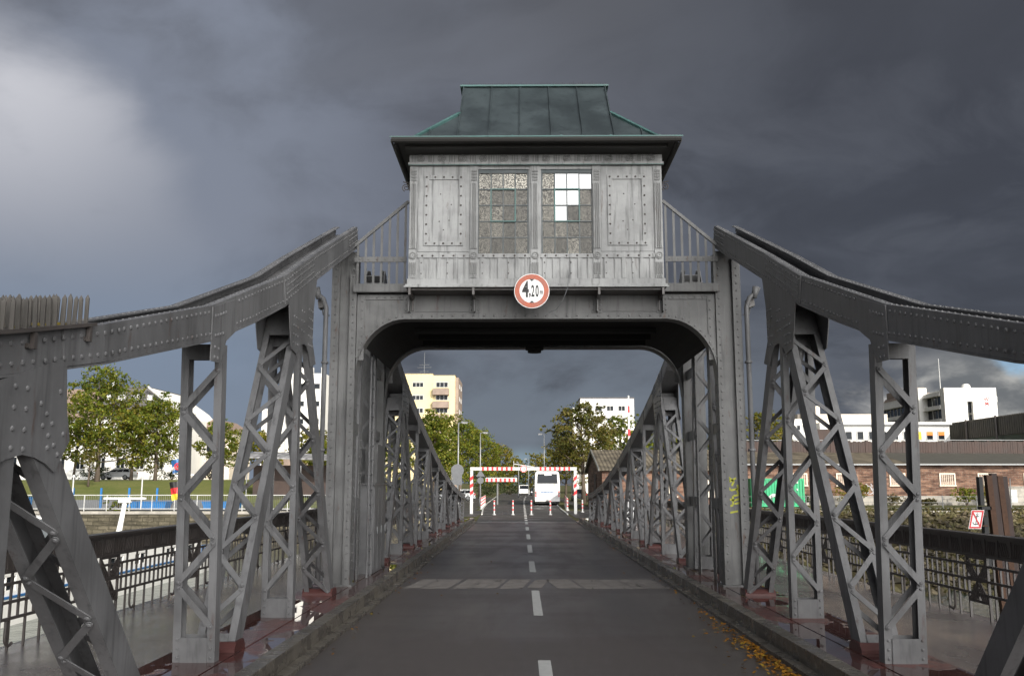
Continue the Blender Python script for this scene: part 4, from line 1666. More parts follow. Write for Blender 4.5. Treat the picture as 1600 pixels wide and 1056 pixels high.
# street beyond the bridge
mb = MB()
pts = [(51.66, -2.75, 2.75), (58, -2.9, 2.8), (66, -3.1, 2.85), (80, -3.6, 3.0), (100, -3.9, 3.6), (130, -4.2, 4.4), (170, -4.6, 6.0), (230, -4.8, 8.5)]
for (a, l0, r0), (b_, l1, r1) in zip(pts, pts[1:]):
    mb.add([(l0, a, .0), (r0, a, .0), (r1, b_, .0), (l1, b_, .0)], [(0, 1, 2, 3)])
tag(mb.build('street', M['asphalt_far']), kind='structure')
mb = MB()
for (x0, x1, y0, y1) in ((-13, -3.15, 60, 74), (-40, -3.95, 74, 84), (-26, -4.4, 84, 150), (3.05, 7.4, 58, 74), (4.6, 24, 74, 77), (4.7, 5.8, 77, 140)):
    mb.add([(x0, y0, -.008), (x1, y0, -.008), (x1, y1, -.008), (x0, y1, -.008)], [(0, 1, 2, 3)])
tag(mb.build('forecourt', M['asphalt_far']), kind='structure')
mb = MB()
for sgn, poly in ((-1, [(-2.95, 63.5), (-3.25, 72), (-3.55, 80), (-3.95, 100), (-4.25, 130), (-4.6, 165)]), (1, [(2.85, 64), (2.95, 76), (3.15, 90), (3.7, 104), (4.6, 132)])):
    for (a, ya), (b_, yb) in zip(poly, poly[1:]):
        w = .05
        mb.hexa([(a - w, ya, -.05), (a + w, ya, -.05), (b_ + w, yb, -.05), (b_ - w, yb, -.05), (a - w, ya, .06), (a + w, ya, .06), (b_ + w, yb, .06), (b_ - w, yb, .06)])
tag(mb.build('street_kerb', M['white_paint']), kind='structure')
mb = MB()
y = 53.0
k = 0
while y < 160:
    cx = -.02 + .00012 * max(0, y - 95) ** 2
    L = 1.6
    mb.add([(cx - .08, y, .005), (cx + .08, y, .005), (cx + .085 + .0003 * max(0, y - 95) * L, y + L, .005), (cx - .075 + .0003 * max(0, y - 95) * L, y + L, .005)], [(0, 1, 2, 3)])
    y += 3.1
tag(mb.build('street_markings', M['sign_white']), kind='structure')

# left quay
mb = MB()
mb.box(-400, -7.01, 66.0, 66.5, -5, -.04)
tag(mb.build('quay_wall', M['stone_wall']), 'mossy stone quay wall along the far left bank', 'wall')
mb = MB()
mb.box(-400, -7.01, 65.94, 66.6, -.035, .16)
tag(mb.build('quay_coping', M['concrete']), kind='structure')
qr = thing('quay_railing', (-25, 66.3, .16), 'pale railing of close upright bars on top of the left quay', 'railing')
x = -60.0
while x < -7.5:
    mb = MB()
    mb.box(x, x + .05, 66.26, 66.31, .165, 1.30)
    mb.build('post', M['white'], qr)
    x += 1.6
mb = MB()
for z in (.30, 1.25):
    mb.box(-60, -7.4, 66.25, 66.255 + .05, z, z + .05)
mb.build('rails', M['white'], qr)
mb = MB()
x = -60.0
while x < -7.5:
    mb.box(x, x + .016, 66.275, 66.292, .35, 1.25)
    x += .135
mb.build('bars', M['galv'], qr)

# right bank: loose stone slope with weeds
mb = MB()
NX, NY = 60, 24
rr = random.Random(21)
bz = lambda y: WZ - .6 + (y - 30) / (74 - 30) * (-WZ + .56)
vi = []
for j in range(NY + 1):
    for i in range(NX + 1):
        x, y = 7.5 + (150 - 7.5) * (i / NX) ** 1.6, 30 + 44 * j / NY
        mb.v.append((x, y, bz(y) - .1 + (rr.uniform(-.07, .07) if 0 < j < NY else 0)))
for j in range(NY):
    for i in range(NX):
        a = j * (NX + 1) + i
        mb.f.append((a, a + 1, a + NX + 2, a + NX + 1))
        mb.m.append(0)
tag(mb.build('river_bank', M['bank']), kind='structure')
mb = MB()
ico_v = []
for k in range(5200):
    y = 33 + 41 * rr.random() ** 1.15
    x = 7.6 + (y * .62 + 3) * rr.random()
    r = rr.uniform(.13, .34)
    z = bz(y) - .05
    ang = rr.random() * 6.28
    p = []
    for (u, v, w_) in ((0, 0, 1), (.9, 0, .25), (.28, .86, .3), (-.72, .53, .2), (-.72, -.53, .3), (.28, -.86, .2), (0, 0, -.6)):
        f = r * rr.uniform(.75, 1.25)
        p.append((x + f * (u * math.cos(ang) - v * math.sin(ang)), y + f * (u * math.sin(ang) + v * math.cos(ang)), z + f * w_ * .85))
    mb.add(p, [(0, 1, 2), (0, 2, 3), (0, 3, 4), (0, 4, 5), (0, 5, 1), (6, 2, 1), (6, 3, 2), (6, 4, 3), (6, 5, 4), (6, 1, 5)])
tag(mb.build('bank_stones', M['rock']), 'loose dark stones of the right river bank', 'stones', kind='stuff')
mb = MB()
for k in range(5200):
    if rr.random() < .6:
        y = 72 + 6 * rr.random()
        x = 8 + 60 * rr.random()
        z = min(bz(y), 0) if y < 74 else 0
    else:
        y = 34 + 38 * rr.random()
        x = 7.8 + y * .62 * rr.random()
        z = bz(y)
    h = rr.uniform(.08, .26)
    a = rr.random() * 6.28
    dx, dy = math.cos(a) * h * .35, math.sin(a) * h * .35
    lx_, ly_ = rr.uniform(-.12, .12), rr.uniform(-.12, .12)
    mb.add([(x - dx, y - dy, z - .05), (x + dx, y + dy, z - .05), (x + dx * .5 + lx_, y + dy * .5 + ly_, z + h), (x - dx * .7 + lx_, y - dy * .7 + ly_, z + h * .8)], [(0, 1, 2, 3)])
tag(mb.build('weeds', M['weed']), 'yellowish weeds between the stones of the right bank', 'weeds', kind='stuff')
mb = MB()
mb.box(7.6, 140, 73.6, 74.2, -.5, -.005)
tag(mb.build('bank_coping', M['concrete']), kind='structure')

# ================================================================== TREES
def crown_mesh(mb, blobs, n, rr, leaf=.30, per=11, flat=.7):
    tot = sum(b[3] ** 2 for b in blobs)
    for (bx, by, bz_, br) in blobs:
        cnt = int(n * br * br / tot)
        for c in range(max(1, cnt // per)):
            while True:
                v = Vector((rr.uniform(-1, 1), rr.uniform(-1, 1), rr.uniform(-1, 1)))
                if .1 < v.length <= 1:
                    break
            v = v.normalized() * (v.length ** .38)
            cc = Vector((bx + v.x * br, by + v.y * br, bz_ + v.z * br * flat))
            cr = rr.uniform(.22, .52) * min(1.0, br * .55)
            for k in range(per):
                p = cc + Vector((rr.gauss(0, cr * .6), rr.gauss(0, cr * .6), rr.gauss(0, cr * .42)))
                s = leaf * rr.uniform(.55, 1.15)
                nrm = Vector((rr.gauss(0, 1), rr.gauss(0, 1), rr.gauss(.5, .9))).normalized()
                u = nrm.orthogonal().normalized()
                w = nrm.cross(u)
                t = rr.random() * 6.28
                u2 = u * math.cos(t) + w * math.sin(t)
                w2 = nrm.cross(u2)
                mb.add([p - u2 * s * .5, p + w2 * s * .32, p + u2 * s * .55, p - w2 * s * .30], [(0, 1, 2, 3)])


def tree(name, x, y, z0, h, r, seed, leafmat, label, n=4200, bare=.28, spread=1.0, leaf=.30, group=None, tops=None):
    rr = random.Random(seed)
    root = thing(name, (x, y, z0), label, 'tree', group)
    mb = MB()
    tr = max(.10, h * .020)
    fork = h * (bare + .08)
    lean = rr.uniform(-.25, .25)
    trunk = [(x, y, z0 - .2), (x + lean * .15, y, z0 + fork * .45), (x + lean * .4, y + .1, z0 + fork), (x + lean, y, z0 + h * .62), (x + lean * 1.3, y, z0 + h * .9)]
    mb.tube(trunk, [tr * 1.35, tr * 1.0, tr * .85, tr * .5, tr * .12], 8)
    blobs = []
    k = 0
    nb = tops or 13
    for i in range(nb):
        f = i / nb
        a = i * 2.399 + rr.uniform(-.4, .4)
        zz = z0 + h * (bare + .10 + (1 - bare - .19) * (f ** .85))
        prof = math.sin(math.pi * min(1, (.22 + .78 * f) ** .9)) ** .6 if f < .95 else .35
        rad = r * max(.18, prof) * rr.uniform(.45, .78)
        bx, by = x + lean + math.cos(a) * rad, y + math.sin(a) * rad
        br = r * rr.uniform(.30, .46) * (1.0 if f < .8 else .8)
        blobs.append((bx, by, zz, br))
        st = Vector((x + lean * (.4 + .6 * f), y, max(z0 + fork * .8, zz - h * .18)))
        md = (st + Vector((bx, by, zz))) / 2 + Vector((0, 0, -h * .015))
        mb.tube([st, md, Vector((bx, by, zz))], [tr * .42, tr * .28, tr * .08], 6)
    blobs.append((x + lean, y, z0 + h * .90, r * .34))
    for i in range(7):      # stray sprays that break the outline
        a = rr.uniform(0, 6.28)
        f = rr.uniform(.25, .98)
        zz = z0 + h * (bare + (1 - bare) * f)
        rad = r * (1.05 if f < .7 else .6) * rr.uniform(.8, 1.1)
        blobs.append((x + lean + math.cos(a) * rad, y + math.sin(a) * rad, zz, r * .15))
    mb.build('trunk', M['bark'], root, True)
    cm = MB()
    crown_mesh(cm, blobs, int(n * 1.75), rr, leaf)
    cm.build('crown', M[leafmat], root)
    return root


def bush(x, y, z0, r, h, seed, leafmat, label, n=900, leaf=.22, group=None):
    rr = random.Random(seed)
    root = thing('bush', (x, y, z0), label, 'bush', group)
    blobs = [(x + rr.uniform(-.5, .5) * r, y + rr.uniform(-.4, .4) * r, z0 + h * rr.uniform(.3, .7), r * rr.uniform(.4, .6)) for k in range(6)]
    st = MB()
    for b in blobs:
        st.tube([(x, y, z0 - .1), ((x + b[0]) / 2, (y + b[1]) / 2, z0 + (b[2] - z0) * .6), b[:3]], [.05, .035, .015], 5)
    st.build('stems', M['bark'], root)
    cm = MB()
    crown_mesh(cm, blobs, n, rr, leaf, 9, .8 * h / (2 * r) * 1.6)
    cm.build('foliage', M[leafmat], root)
    return root


GT_L, GT_A, GT_B = 'trees on the left lawn', 'avenue trees left of the street', 'avenue trees right of the street'
tree('park_tree', -48.4, 106, 2.4, 13.2, 6.2, 1, 'leaf', 'tall loose tree with tiered crown before the big white house', 7200, .12, leaf=.34, group=GT_L, tops=17)
tree('park_tree', -54.0, 112, 2.6, 7.4, 3.2, 2, 'leaf', 'low green tree beside the riveted gusset, left of the tallest park tree', 2600, group=GT_L)
tree('park_tree', -42.6, 108, 2.5, 9.8, 4.2, 3, 'leaf', 'round green tree with dark stem at the white house corner', 5200, .2, group=GT_L)
tree('park_tree', -45.8, 109, 2.5, 9.4, 4.4, 9, 'leaf_yellow', 'yellowish tree between the tiered tree and the dark stemmed one', 4600, .14, group=GT_L)
tree('park_tree', -35.6, 110, 2.6, 7.0, 3.2, 4, 'leaf', 'round green tree right of the flags with clear lawn below', 3200, .2, group=GT_L)
tree('park_tree', -31.4, 112, 2.6, 6.0, 2.4, 5, 'leaf_yellow', 'small yellowing tree seen through the leaning lattice member', 2000, .2, group=GT_L)
tree('park_tree', -26.4, 116, 2.6, 6.6, 3.0, 6, 'leaf_yellow', 'yellow green tree before the stepped white block', 2600, .15, group=GT_L)
tree('park_tree', -46.6, 100, 2.0, 3.9, 1.3, 7, 'leaf_brown', 'small staked sapling in front of the white house', 700, .35, group=GT_L, leaf=.22)
tree('park_tree', -22.0, 104, 1.2, 5.6, 2.6, 8, 'leaf', 'green tree between the left portal column and canopy', 2400, .15, group=GT_L)
tree('avenue_tree', -15.8, 96, 0, 9.6, 4.0, 11, 'leaf', 'green tree behind the left girder beside the yellow tower', 4200, .15, group=GT_A)
tree('avenue_tree', -9.4, 98, 0, 9.6, 3.9, 12, 'leaf', 'broad green tree beneath the yellow tower and behind the first lamp', 5200, .2, group=GT_A)
tree('avenue_tree', -7.9, 114, 0, 10.6, 4.2, 13, 'leaf', 'tall green tree behind the second lamp left of the street', 5200, .2, group=GT_A)
tree('avenue_tree', -6.4, 138, 0, 10.6, 4.0, 14, 'leaf', 'green tree whose branches reach over the left pavement', 4200, .2, group=GT_A)
tree('avenue_tree', -4.6, 172, 0, 9.6, 4.0, 15, 'leaf_yellow', 'yellowish tree at the far end of the left row', 3400, .2, leaf=.36, group=GT_A)
tree('avenue_tree', 6.6, 104, 0, 11.4, 4.0, 21, 'leaf_brown', 'large browning tree behind the bus with thick dark trunk', 6200, .26, group=GT_B, tops=16)
tree('avenue_tree', 11.4, 112, 0, 10.6, 3.8, 22, 'leaf', 'green tree before the pale high rise', 4200, .2, group=GT_B)
tree('avenue_tree', 6.2, 138, 0, 8.8, 3.6, 23, 'leaf_yellow', 'yellow tree behind the right street lamp', 3800, .2, group=GT_B)
tree('avenue_tree', 3.6, 210, 0, 9.0, 4.0, 24, 'leaf_yellow', 'bright yellow tree at the far bend of the street', 2400, .1, leaf=.4, group=GT_B)
tree('avenue_tree', -1.2, 255, 0, 8.2, 5.0, 25, 'leaf_yellow', 'pale yellow tree closing the far end of the street', 2400, .05, leaf=.45, group=GT_B)
tree('avenue_tree', 16.6, 112, 0, 9.6, 3.6, 26, 'leaf', 'green tree behind the right girder of the bridge', 3000, .2, group=GT_B)
tree('bank_tree', 29.0, 112, 0, 11.4, 3.4, 27, 'leaf_yellow', 'yellow green tree just right of the painted column', 3200, .2)
tree('avenue_tree', 22.0, 118, 0, 9.4, 3.4, 28, 'leaf', 'dark green tree glimpsed behind the right portal column', 2200, .2, group=GT_B)
bush(-5.6, 168, 0, 3.0, 3.4, 31, 'leaf_dark', 'dark hedge bush below the hanging height barrier', 1300, .3)
bush(-2.6, 190, 0, 3.4, 3.6, 32, 'leaf_dark', 'wide dark bush at the far bend of the street', 1300, .34)
bush(-10.8, 126, 0, 2.4, 2.2, 33, 'leaf_dark', 'dark bush behind the parked silver estate car', 900)
bush(-52.0, 113, 2.6, 2.2, 1.5, 34, 'leaf_dark', 'low bush at the foot of the big white house', 700)
bush(-43.0, 114, 2.6, 2.4, 1.3, 35, 'leaf_dark', 'low dark bush right of the parked car on the lawn edge', 700)
bush(-38.2, 114, 2.6, 2.0, 1.3, 36, 'leaf_dark', 'low dark bush behind the flagpole', 600)
bush(32.2, 92.6, 0, 2.0, 2.4, 37, 'leaf_yellow', 'yellowish bush growing against the warehouse beside the container', 1100)
bush(43.3, 92.6, 0, 1.6, 2.0, 38, 'leaf', 'green shrub at the foot of the warehouse under its window', 900)
bush(45.8, 92.6, 0, 1.6, 2.6, 39, 'leaf_yellow', 'yellow climbing shrub against the warehouse wall', 900)
for k, (bx_, rr_, hh) in enumerate(((27.4, 1.2, 1.2), (36.0, 1.5, 1.1), (53.6, 1.4, 1.5), (39.4, .9, .8))):
    bush(bx_, 92.8, 0, rr_, hh, 50 + k, 'weed' if k % 2 else 'leaf_dark', ['low dark bush beside the green container', 'low dry bush before the spray painted brick wall', 'dark bush at the right end of the brick wall', 'small dry bush under the boarded window'][k], 600)
bush(-29.2, 66.9, -.2, 1.0, 1.6, 40, 'leaf', 'green shrub hanging over the left quay coping', 600)

# ================================================================== BUILDINGS
def win(mb_root, x, z, w, h, y, fm, pm, axis='y', sgn=-1, cols=1, name='window', sill=False):
    """framed window on a wall; axis is the wall's normal, sgn its direction"""
    f, p = MB(), MB()
    t = .10

    def bx(m, u0, u1, z0, z1, d0, d1):
        if axis == 'y':
            m.box(u0, u1, y + sgn * d0, y + sgn * d1, z0, z1)
        else:
            m.box(y + sgn * d0, y + sgn * d1, u0, u1, z0, z1)
    bx(f, x - w / 2, x - w / 2 + t, z, z + h, .005, .10)
    bx(f, x + w / 2 - t, x + w / 2, z, z + h, .005, .10)
    bx(f, x - w / 2 + t, x + w / 2 - t, z, z + t, .005, .10)
    bx(f, x - w / 2 + t, x + w / 2 - t, z + h - t, z + h, .005, .10)
    for c in range(1, cols):
        u = x - w / 2 + w * c / cols
        bx(f, u - .05, u + .05, z + t, z + h - t, .005, .095)
    if sill:
        bx(f, x - w / 2 - .1, x + w / 2 + .1, z - .1, z - .001, .0, .2)
    o = f.build(name, fm, mb_root)
    bx(p, x - w / 2 + t, x + w / 2 - t, z + t, z + h - t, .008, .03)
    p.build('pane', pm, o)
    return o


# yellow tower block
b = thing('apartment_block', (-21, 205, 0), 'yellow apartment tower with brown balconies and a roof antenna', 'building')
mb = MB()
mb.box(-30, -19.9, 204.6, 220, 0, 26.3)
mb.box(-19.899, -15.0, 205, 220, 0, 26.0)
mb.build('wall', M['yellow_wall'], b)
mb = MB()
mb.box(-14.999, -14.3, 206, 219, 0, 25.6)
mb.build('side_wall', M['brown_panel'], b)
mb = MB()
mb.box(-30.1, -19.85, 204.5, 220.1, 26.301, 26.45)
mb.box(-19.849, -14.9, 204.9, 220.1, 26.001, 26.15)
mb.build('roof', M['roof_dark'], b)
for k in range(7):
    z = 23.3 - k * 2.85
    win(b, -23.2, z, 2.5, 1.1, 204.6, M['white'], M['glass_dark'], cols=3)
    win(b, -27.2, z, 2.5, 1.1, 204.6, M['white'], M['glass_dark'], cols=3)
    win(b, -17.9, z, 2.7, 1.2, 205, M['white'], M['glass_dark'], cols=3)
    mb = MB()
    mb.box(-19.85, -16.3, 203.6, 203.7, z - 1.75, z - .3)
    mb.box(-19.85, -16.3, 203.701, 204.99, z - 1.75, z - 1.6)
    mb.box(-19.85, -19.75, 203.701, 204.99, z - 1.59, z - .3)
    mb.box(-16.4, -16.3, 203.701, 204.99, z - 1.59, z - .3)
    mb.build('balcony', M['brown_panel'], b)
    win(b, 209.5, z, 1.0, 1.1, -14.3, M['white'], M['glass_dark'], axis='x', sgn=1)
    win(b, 214.5, z, 1.0, 1.1, -14.3, M['white'], M['glass_dark'], axis='x', sgn=1)
mb = MB()
mb.tube([(-22.2, 208, 26.4), (-22.2, 208, 31.6)], [.06, .03], 6)
for z, l in ((27.2, 1.0), (28.1, 1.6), (28.7, 1.1)):
    mb.tube([(-22.2 - l, 208, z), (-22.2 + l, 208, z + .05)], .05, 5)
mb.build('antenna', M['galv'], b)

# stepped white block on the left
b = thing('apartment_block', (-36, 150, 0), 'white stepped apartment block behind the left girder', 'building')
mb = MB()
mb.box(-38.4, -32.3, 150, 162, 0, 19.9)
mb.box(-42.4, -38.401, 150.4, 162, 0, 14.2)
for x in (-36.2, -34.9, -32.9):
    mb.box(x, x + .6, 150, 151, 19.901, 20.9)
mb.build('wall', M['white_wall'], b)
for k in range(6):
    z = 17.3 - k * 2.85
    win(b, -33.5, z, 1.1, 1.0, 150, M['white'], M['glass_dark'])
    win(b, -36.0, z, 1.1, 1.0, 150, M['white'], M['glass_dark'])
    if k > 1:
        win(b, -40.2, z, 1.3, 1.1, 150.4, M['white'], M['glass_dark'])
# pale high rise right of the avenue
b = thing('apartment_block', (20, 225, 0), 'pale high rise behind the trees right of the street', 'building')
mb = MB()
mb.box(14.0, 27.0, 225, 238, 0, 22.6)
mb.box(12.2, 13.999, 226, 236, 0, 20.5)
mb.build('wall', M['white_wall'], b)
mb = MB()
mb.box(13.9, 27.1, 224.9, 238.1, 22.601, 22.9)
mb.build('roof', M['roof_dark'], b)
for k in range(6):
    for x in (15.6, 18.4, 21.2, 24.0):
        win(b, x, 19.6 - k * 2.9, 1.7, 1.3, 225, M['white'], M['glass_dark'], cols=2)

# big white house with slate mansard
b = thing('town_house', (-54, 124, 2.5), 'big white house with dark mansard roof and small skylights', 'house')
mb = MB()
mb.box(-57.5, -45.6, 124, 138, 2.0, 10.9)
mb.prism([(-57.5, 10.9), (-45.6, 10.9), (-46.8, 12.2), (-50.8, 15.0), (-57.5, 15.0)], 'y', 125.6, 137.9)
mb.build('wall', M['white_wall'], b)
mb = MB()
# mansard face toward the water, and its upper slope
mb.hexa([(-57.4, 123.7, 10.95), (-45.5, 123.7, 10.95), (-45.5, 124.1, 10.95), (-57.4, 124.1, 10.95), (-57.4, 125.0, 14.9), (-50.9, 125.0, 14.9), (-50.9, 125.4, 14.9), (-57.4, 125.4, 14.9)])
mb.hexa([(-57.4, 125.0, 14.95), (-50.9, 125.0, 14.95), (-50.9, 137.9, 15.05), (-57.4, 137.9, 15.05), (-57.4, 125.0, 15.1), (-50.9, 125.0, 15.1), (-50.9, 137.9, 15.2), (-57.4, 137.9, 15.2)])
rf_ = mb.build('roof', M['roof_dark'], b)
mb = MB()
mb.bar((-50.6, 123.9, 15.1), (-45.5, 123.9, 11.0), .3, .25, (1, 0, 1))
mb.build('verge_board', M['white'], rf_)
for x in (-56.2, -54.2, -52.2, -50.3):
    mb = MB()
    mb.hexa([(x - .45, 124.25, 13.2), (x + .45, 124.25, 13.2), (x + .45, 124.4, 13.2), (x - .45, 124.4, 13.2), (x - .45, 124.5, 14.0), (x + .45, 124.5, 14.0), (x + .45, 124.65, 14.0), (x - .45, 124.65, 14.0)])
    mb.build('skylight', M['white'], rf_)
mb = MB()
mb.box(-56.3, -55.9, 126, 126.4, 15.0, 17.0)
mb.build('chimney', M['white_wall'], rf_)
for z in (4.0, 7.2, 10.9):
    for x in (-56.2, -53.6, -51.0, -48.4):
        if z < 10 or x < -47:
            win(b, x, z, 1.2, 1.6 if z < 10 else 1.3, 124 if z < 10 else 123.75, M['white'], M['glass_dark'], cols=2, sill=True)
# brown roofed neighbour
b = thing('town_house', (-62, 124, 2.5), 'white house with brown tiled roof behind the nearest girder', 'house')
mb = MB()
mb.box(-70, -57.6, 124, 138, 2.0, 10.7)
mb.build('wall', M['white_wall'], b)
mb = MB()
mb.hexa([(-70, 123.6, 10.6), (-57.6, 123.6, 10.6), (-57.6, 124.2, 10.6), (-70, 124.2, 10.6), (-70, 129, 15.2), (-57.6, 129, 15.2), (-57.6, 129.6, 15.2), (-70, 129.6, 15.2)])
rf_ = mb.build('roof', M['roof_brown'], b)
mb = MB()
mb.hexa([(-60.4, 124.5, 11.6), (-59.4, 124.5, 11.6), (-59.4, 124.7, 11.6), (-60.4, 124.7, 11.6), (-60.4, 125.6, 12.7), (-59.4, 125.6, 12.7), (-59.4, 125.8, 12.7), (-60.4, 125.8, 12.7)])
mb.build('skylight', M['galv'], rf_)
for x in (-68, -65, -61.6, -59):
    for z in (4.0, 7.4):
        win(b, x, z, 1.2, 1.7, 124, M['white'], M['glass_dark'], cols=2, sill=True)
# smaller house right of it
b = thing('town_house', (-43, 134, 2.5), 'small cream house with low brown roof behind the post with flags', 'house')
mb = MB()
mb.box(-47, -42.2, 134, 144, 2.0, 9.6)
mb.build('wall', M['cream_wall'], b)
mb = MB()
mb.prism([(-47.4, 9.6), (-41.8, 9.6), (-44.6, 11.4)], 'y', 133.5, 144.3)
mb.build('roof', M['roof_brown'], b)
for x in (-45.2, -43.4):
    win(b, x, 6.6, 1.1, 1.6, 134, M['cream_wall'], M['glass_dark'])
# canopy roof and orange board
b = thing('canopy', (-21, 92, 0), 'long grey corrugated canopy roof on thin posts above the left bank', 'canopy')
mb = MB()
mb.hexa([(-27.2, 90, 4.55), (-17.0, 90, 4.25), (-17.0, 94, 4.75), (-27.2, 94, 5.15), (-27.2, 90, 4.7), (-17.0, 90, 4.4), (-17.0, 94, 4.9), (-27.2, 94, 5.3)])
mb.build('roof', m_roof_rib('grey corrugated canopy', (.20, .20, .21), 1.6), b)
for x in (-26.8, -24.2, -21.6, -19.0, -17.4):
    mb = MB()
    mb.tube([(x, 90.3, gh(x, 90)), (x, 90.3, 4.45)], .06, 6)
    mb.build('post', M['galv'], b)
mb = MB()
mb.box(-27, -17.4, 93.2, 93.4, 1.0, 3.9)
mb.build('back_wall', M['brown_wood'], b)
b = thing('advert_board', (-34.0, 125, 2.5), 'plain orange board standing between trees on the left', 'board')
mb = MB()
mb.box(-34.9, -33.0, 124.9, 125.05, 5.9, 8.6)
mb.build('panel', M['orange'], b)
mb = MB()
mb.box(-34.7, -34.5, 125.06, 125.2, 2.4, 8.6)
mb.build('post', M['galv'], b)
mb = MB()
mb.box(-33.4, -33.2, 125.06, 125.2, 2.4, 8.6)
mb.build('post', M['galv'], b)
b = thing('pavilion', (-31, 128, 2.5), 'low dark pavilion with flat roof on the left bank behind the canopy', 'building')
mb = MB()
mb.box(-35, -24, 128, 134, 2.3, 6.0)
mb.build('wall', M['brown_panel'], b)
mb = MB()
mb.box(-35.4, -23.6, 127.5, 134.4, 6.001, 6.4)
mb.build('roof', M['roof_dark'], b)

# white office block with letters
b = thing('office_block', (81, 172, 0), 'white office block with dark window bands and red letters W M', 'building')
mb = MB()
mb.box(77.0, 81.1, 170, 171.6, 0, 19.5)
mb.box(82.1, 86.5, 170, 171.6, 0, 19.5)
mb.box(81.101, 82.099, 170, 171.6, 17.0, 19.5)
mb.box(77.6, 86.5, 171.601, 202, 0, 19.3)
mb.box(86.501, 87.1, 171, 178, 17.0, 18.0)
mb.box(86.501, 87.3, 171, 178, 13.2, 14.0)
# white stair tower on the flank
mb.box(75.9, 77.55, 178.5, 183.5, 0, 20.3)
wl = mb.build('wall', M['white_wall'], b)
mb = MB()
for k in range(7):
    mb.box(81.101, 82.099, 170.7, 170.8, .6 + k * 2.4, 2.6 + k * 2.4)
mb.build('stair_glazing', M['glass_dark'], b)
for (y0, y1, dz) in ((171.7, 178.4, 0), (183.6, 201.9, -.6)):
    for k in range(7):
        z = 16.7 - k * 2.45 + dz
        f, p = MB(), MB()
        f.box(76.85, 77.55, y0, y1, z + 1.62, z + 2.25)
        f.box(76.6, 77.55, y0, y1, z + 1.50, z + 1.619)
        n = int((y1 - y0) / 1.7)
        for i in range(n + 1):
            yy = y0 + (y1 - y0 - .1) * i / n
            f.box(77.40, 77.50, yy, yy + .07, z - .1, z + 1.499)
        w_ = f.build('window_band', M['white_wall'], b)
        p.box(77.50, 77.59, y0, y1, z - .19, z + 1.499)
        p.build('pane', M['glass_dark'], w_)
mb = MB()
mb.prism([(77.5 + 0, 19.3), (86.0, 19.3), (85.0, 20.0), (78, 20.0)], 'y', 184, 200)
mb.box(73.9 + 4, 80.5, 186, 199, 20.001, 21.2)
mb.build('penthouse', M['brown_panel'], b)
mb = MB()
mb.tube([(81.6, 171.2, 19.5), (81.6, 171.2, 20.0)], [.85, .75], 14)
mb.tube([(81.6, 171.2, 20.0), (81.6, 171.2, 20.3)], [.75, .45], 14)
mb.build('roof_vent', M['white_wall'], b)
mb = MB()
mb.tube([(78.2, 174, 19.4), (78.2, 174, 25.4)], [.10, .06], 8)
mb.build('flagpole', M['white'], b)
mb = MB()
text_into(mb, 'W', .95, lambda x, y, d: (84.6 + x, 169.98 - d, 17.35 + y), bold=.02)
text_into(mb, 'M', .95, lambda x, y, d: (84.65 + x, 169.98 - d, 16.55 + y), bold=.02)
mb.build('letters', M['red'], b)
mb = MB()
mb.box(83.8, 85.4, 169.97, 169.99, 15.85, 15.93)
mb.build('line', M['galv'], b)

# low white building with blinds
b = thing('low_building', (48, 130, 0), 'long low white building with a row of windows, yellow and orange blinds', 'building')
mb = MB()
mb.box(44.0, 59.2, 130, 142, 0, 10.2)
mb.build('wall', M['white_wall'], b)
mb = MB()
mb.box(43.8, 59.4, 129.5, 142.2, 10.201, 10.6)
mb.build('roof', M['white'], b)
for k, x in enumerate((45.2, 46.8, 48.4, 50.0, 51.6, 53.2, 54.8, 56.4, 58.0)):
    bl_ = {6: 'yellow', 7: 'orange', 8: 'orange'}.get(k)
    w_ = win(b, x, 8.1, 1.0, 1.25, 130, M['white'], M['glass_dark'])
    if bl_:
        mb = MB()
        mb.box(x - .42, x + .42, 129.88, 129.93, 8.75 if k > 6 else 8.2, 9.25)
        mb.build('blind', M[bl_], w_)
b = thing('low_building', (40, 128, 0), 'white flat roofed building with two small windows above the dark boards', 'building')
mb = MB()
mb.box(36.6, 39.6, 128, 138, 0, 10.9)
mb.box(41.6, 43.7, 131, 138, 0, 10.6)
mb.build('wall', M['white_wall'], b)
mb = MB()
mb.box(39.601, 43.6, 129.5, 130.99, 0, 9.6)
mb.build('entrance', M['brown_wood'], b)
win(b, 37.7, 9.3, .6, .8, 128, M['white'], M['glass_dark'])
win(b, 38.6, 9.3, .6, .8, 128, M['white'], M['glass_dark'])
b = thing('low_building', (47, 146, 0), 'cream flat roofed block rising behind the low white building', 'building')
mb = MB()
mb.box(43, 57, 146, 154, 0, 12.9)
mb.box(43.4, 46.2, 145.0, 145.999, 0, 14.1)
mb.build('wall', M['cream_wall'], b)

# dull green shed hall at the right edge
b = thing('hall', (66, 125, 0), 'dull green corrugated hall receding at the right edge', 'hall')
mb = MB()
mb.box(61.0, 80, 112, 139, 0, 8.2)
mb.build('wall', M['green_hall'], b)
mb = MB()
y = 112.0
while y < 138.9:
    mb.box(60.75, 60.98, y, y + .42, 8.25, 10.65)
    y += .55
mb.box(60.98, 80, 111.9, 139.1, 8.201, 10.7)
mb.build('cladding', M['cladding'], b)
mb = MB()
for y in (112.3, 120, 128, 136):
    mb.tube([(60.6, y, 0), (60.6, y, 10.8)], .14, 8)
mb.build('column', M['steel_dark'], b)

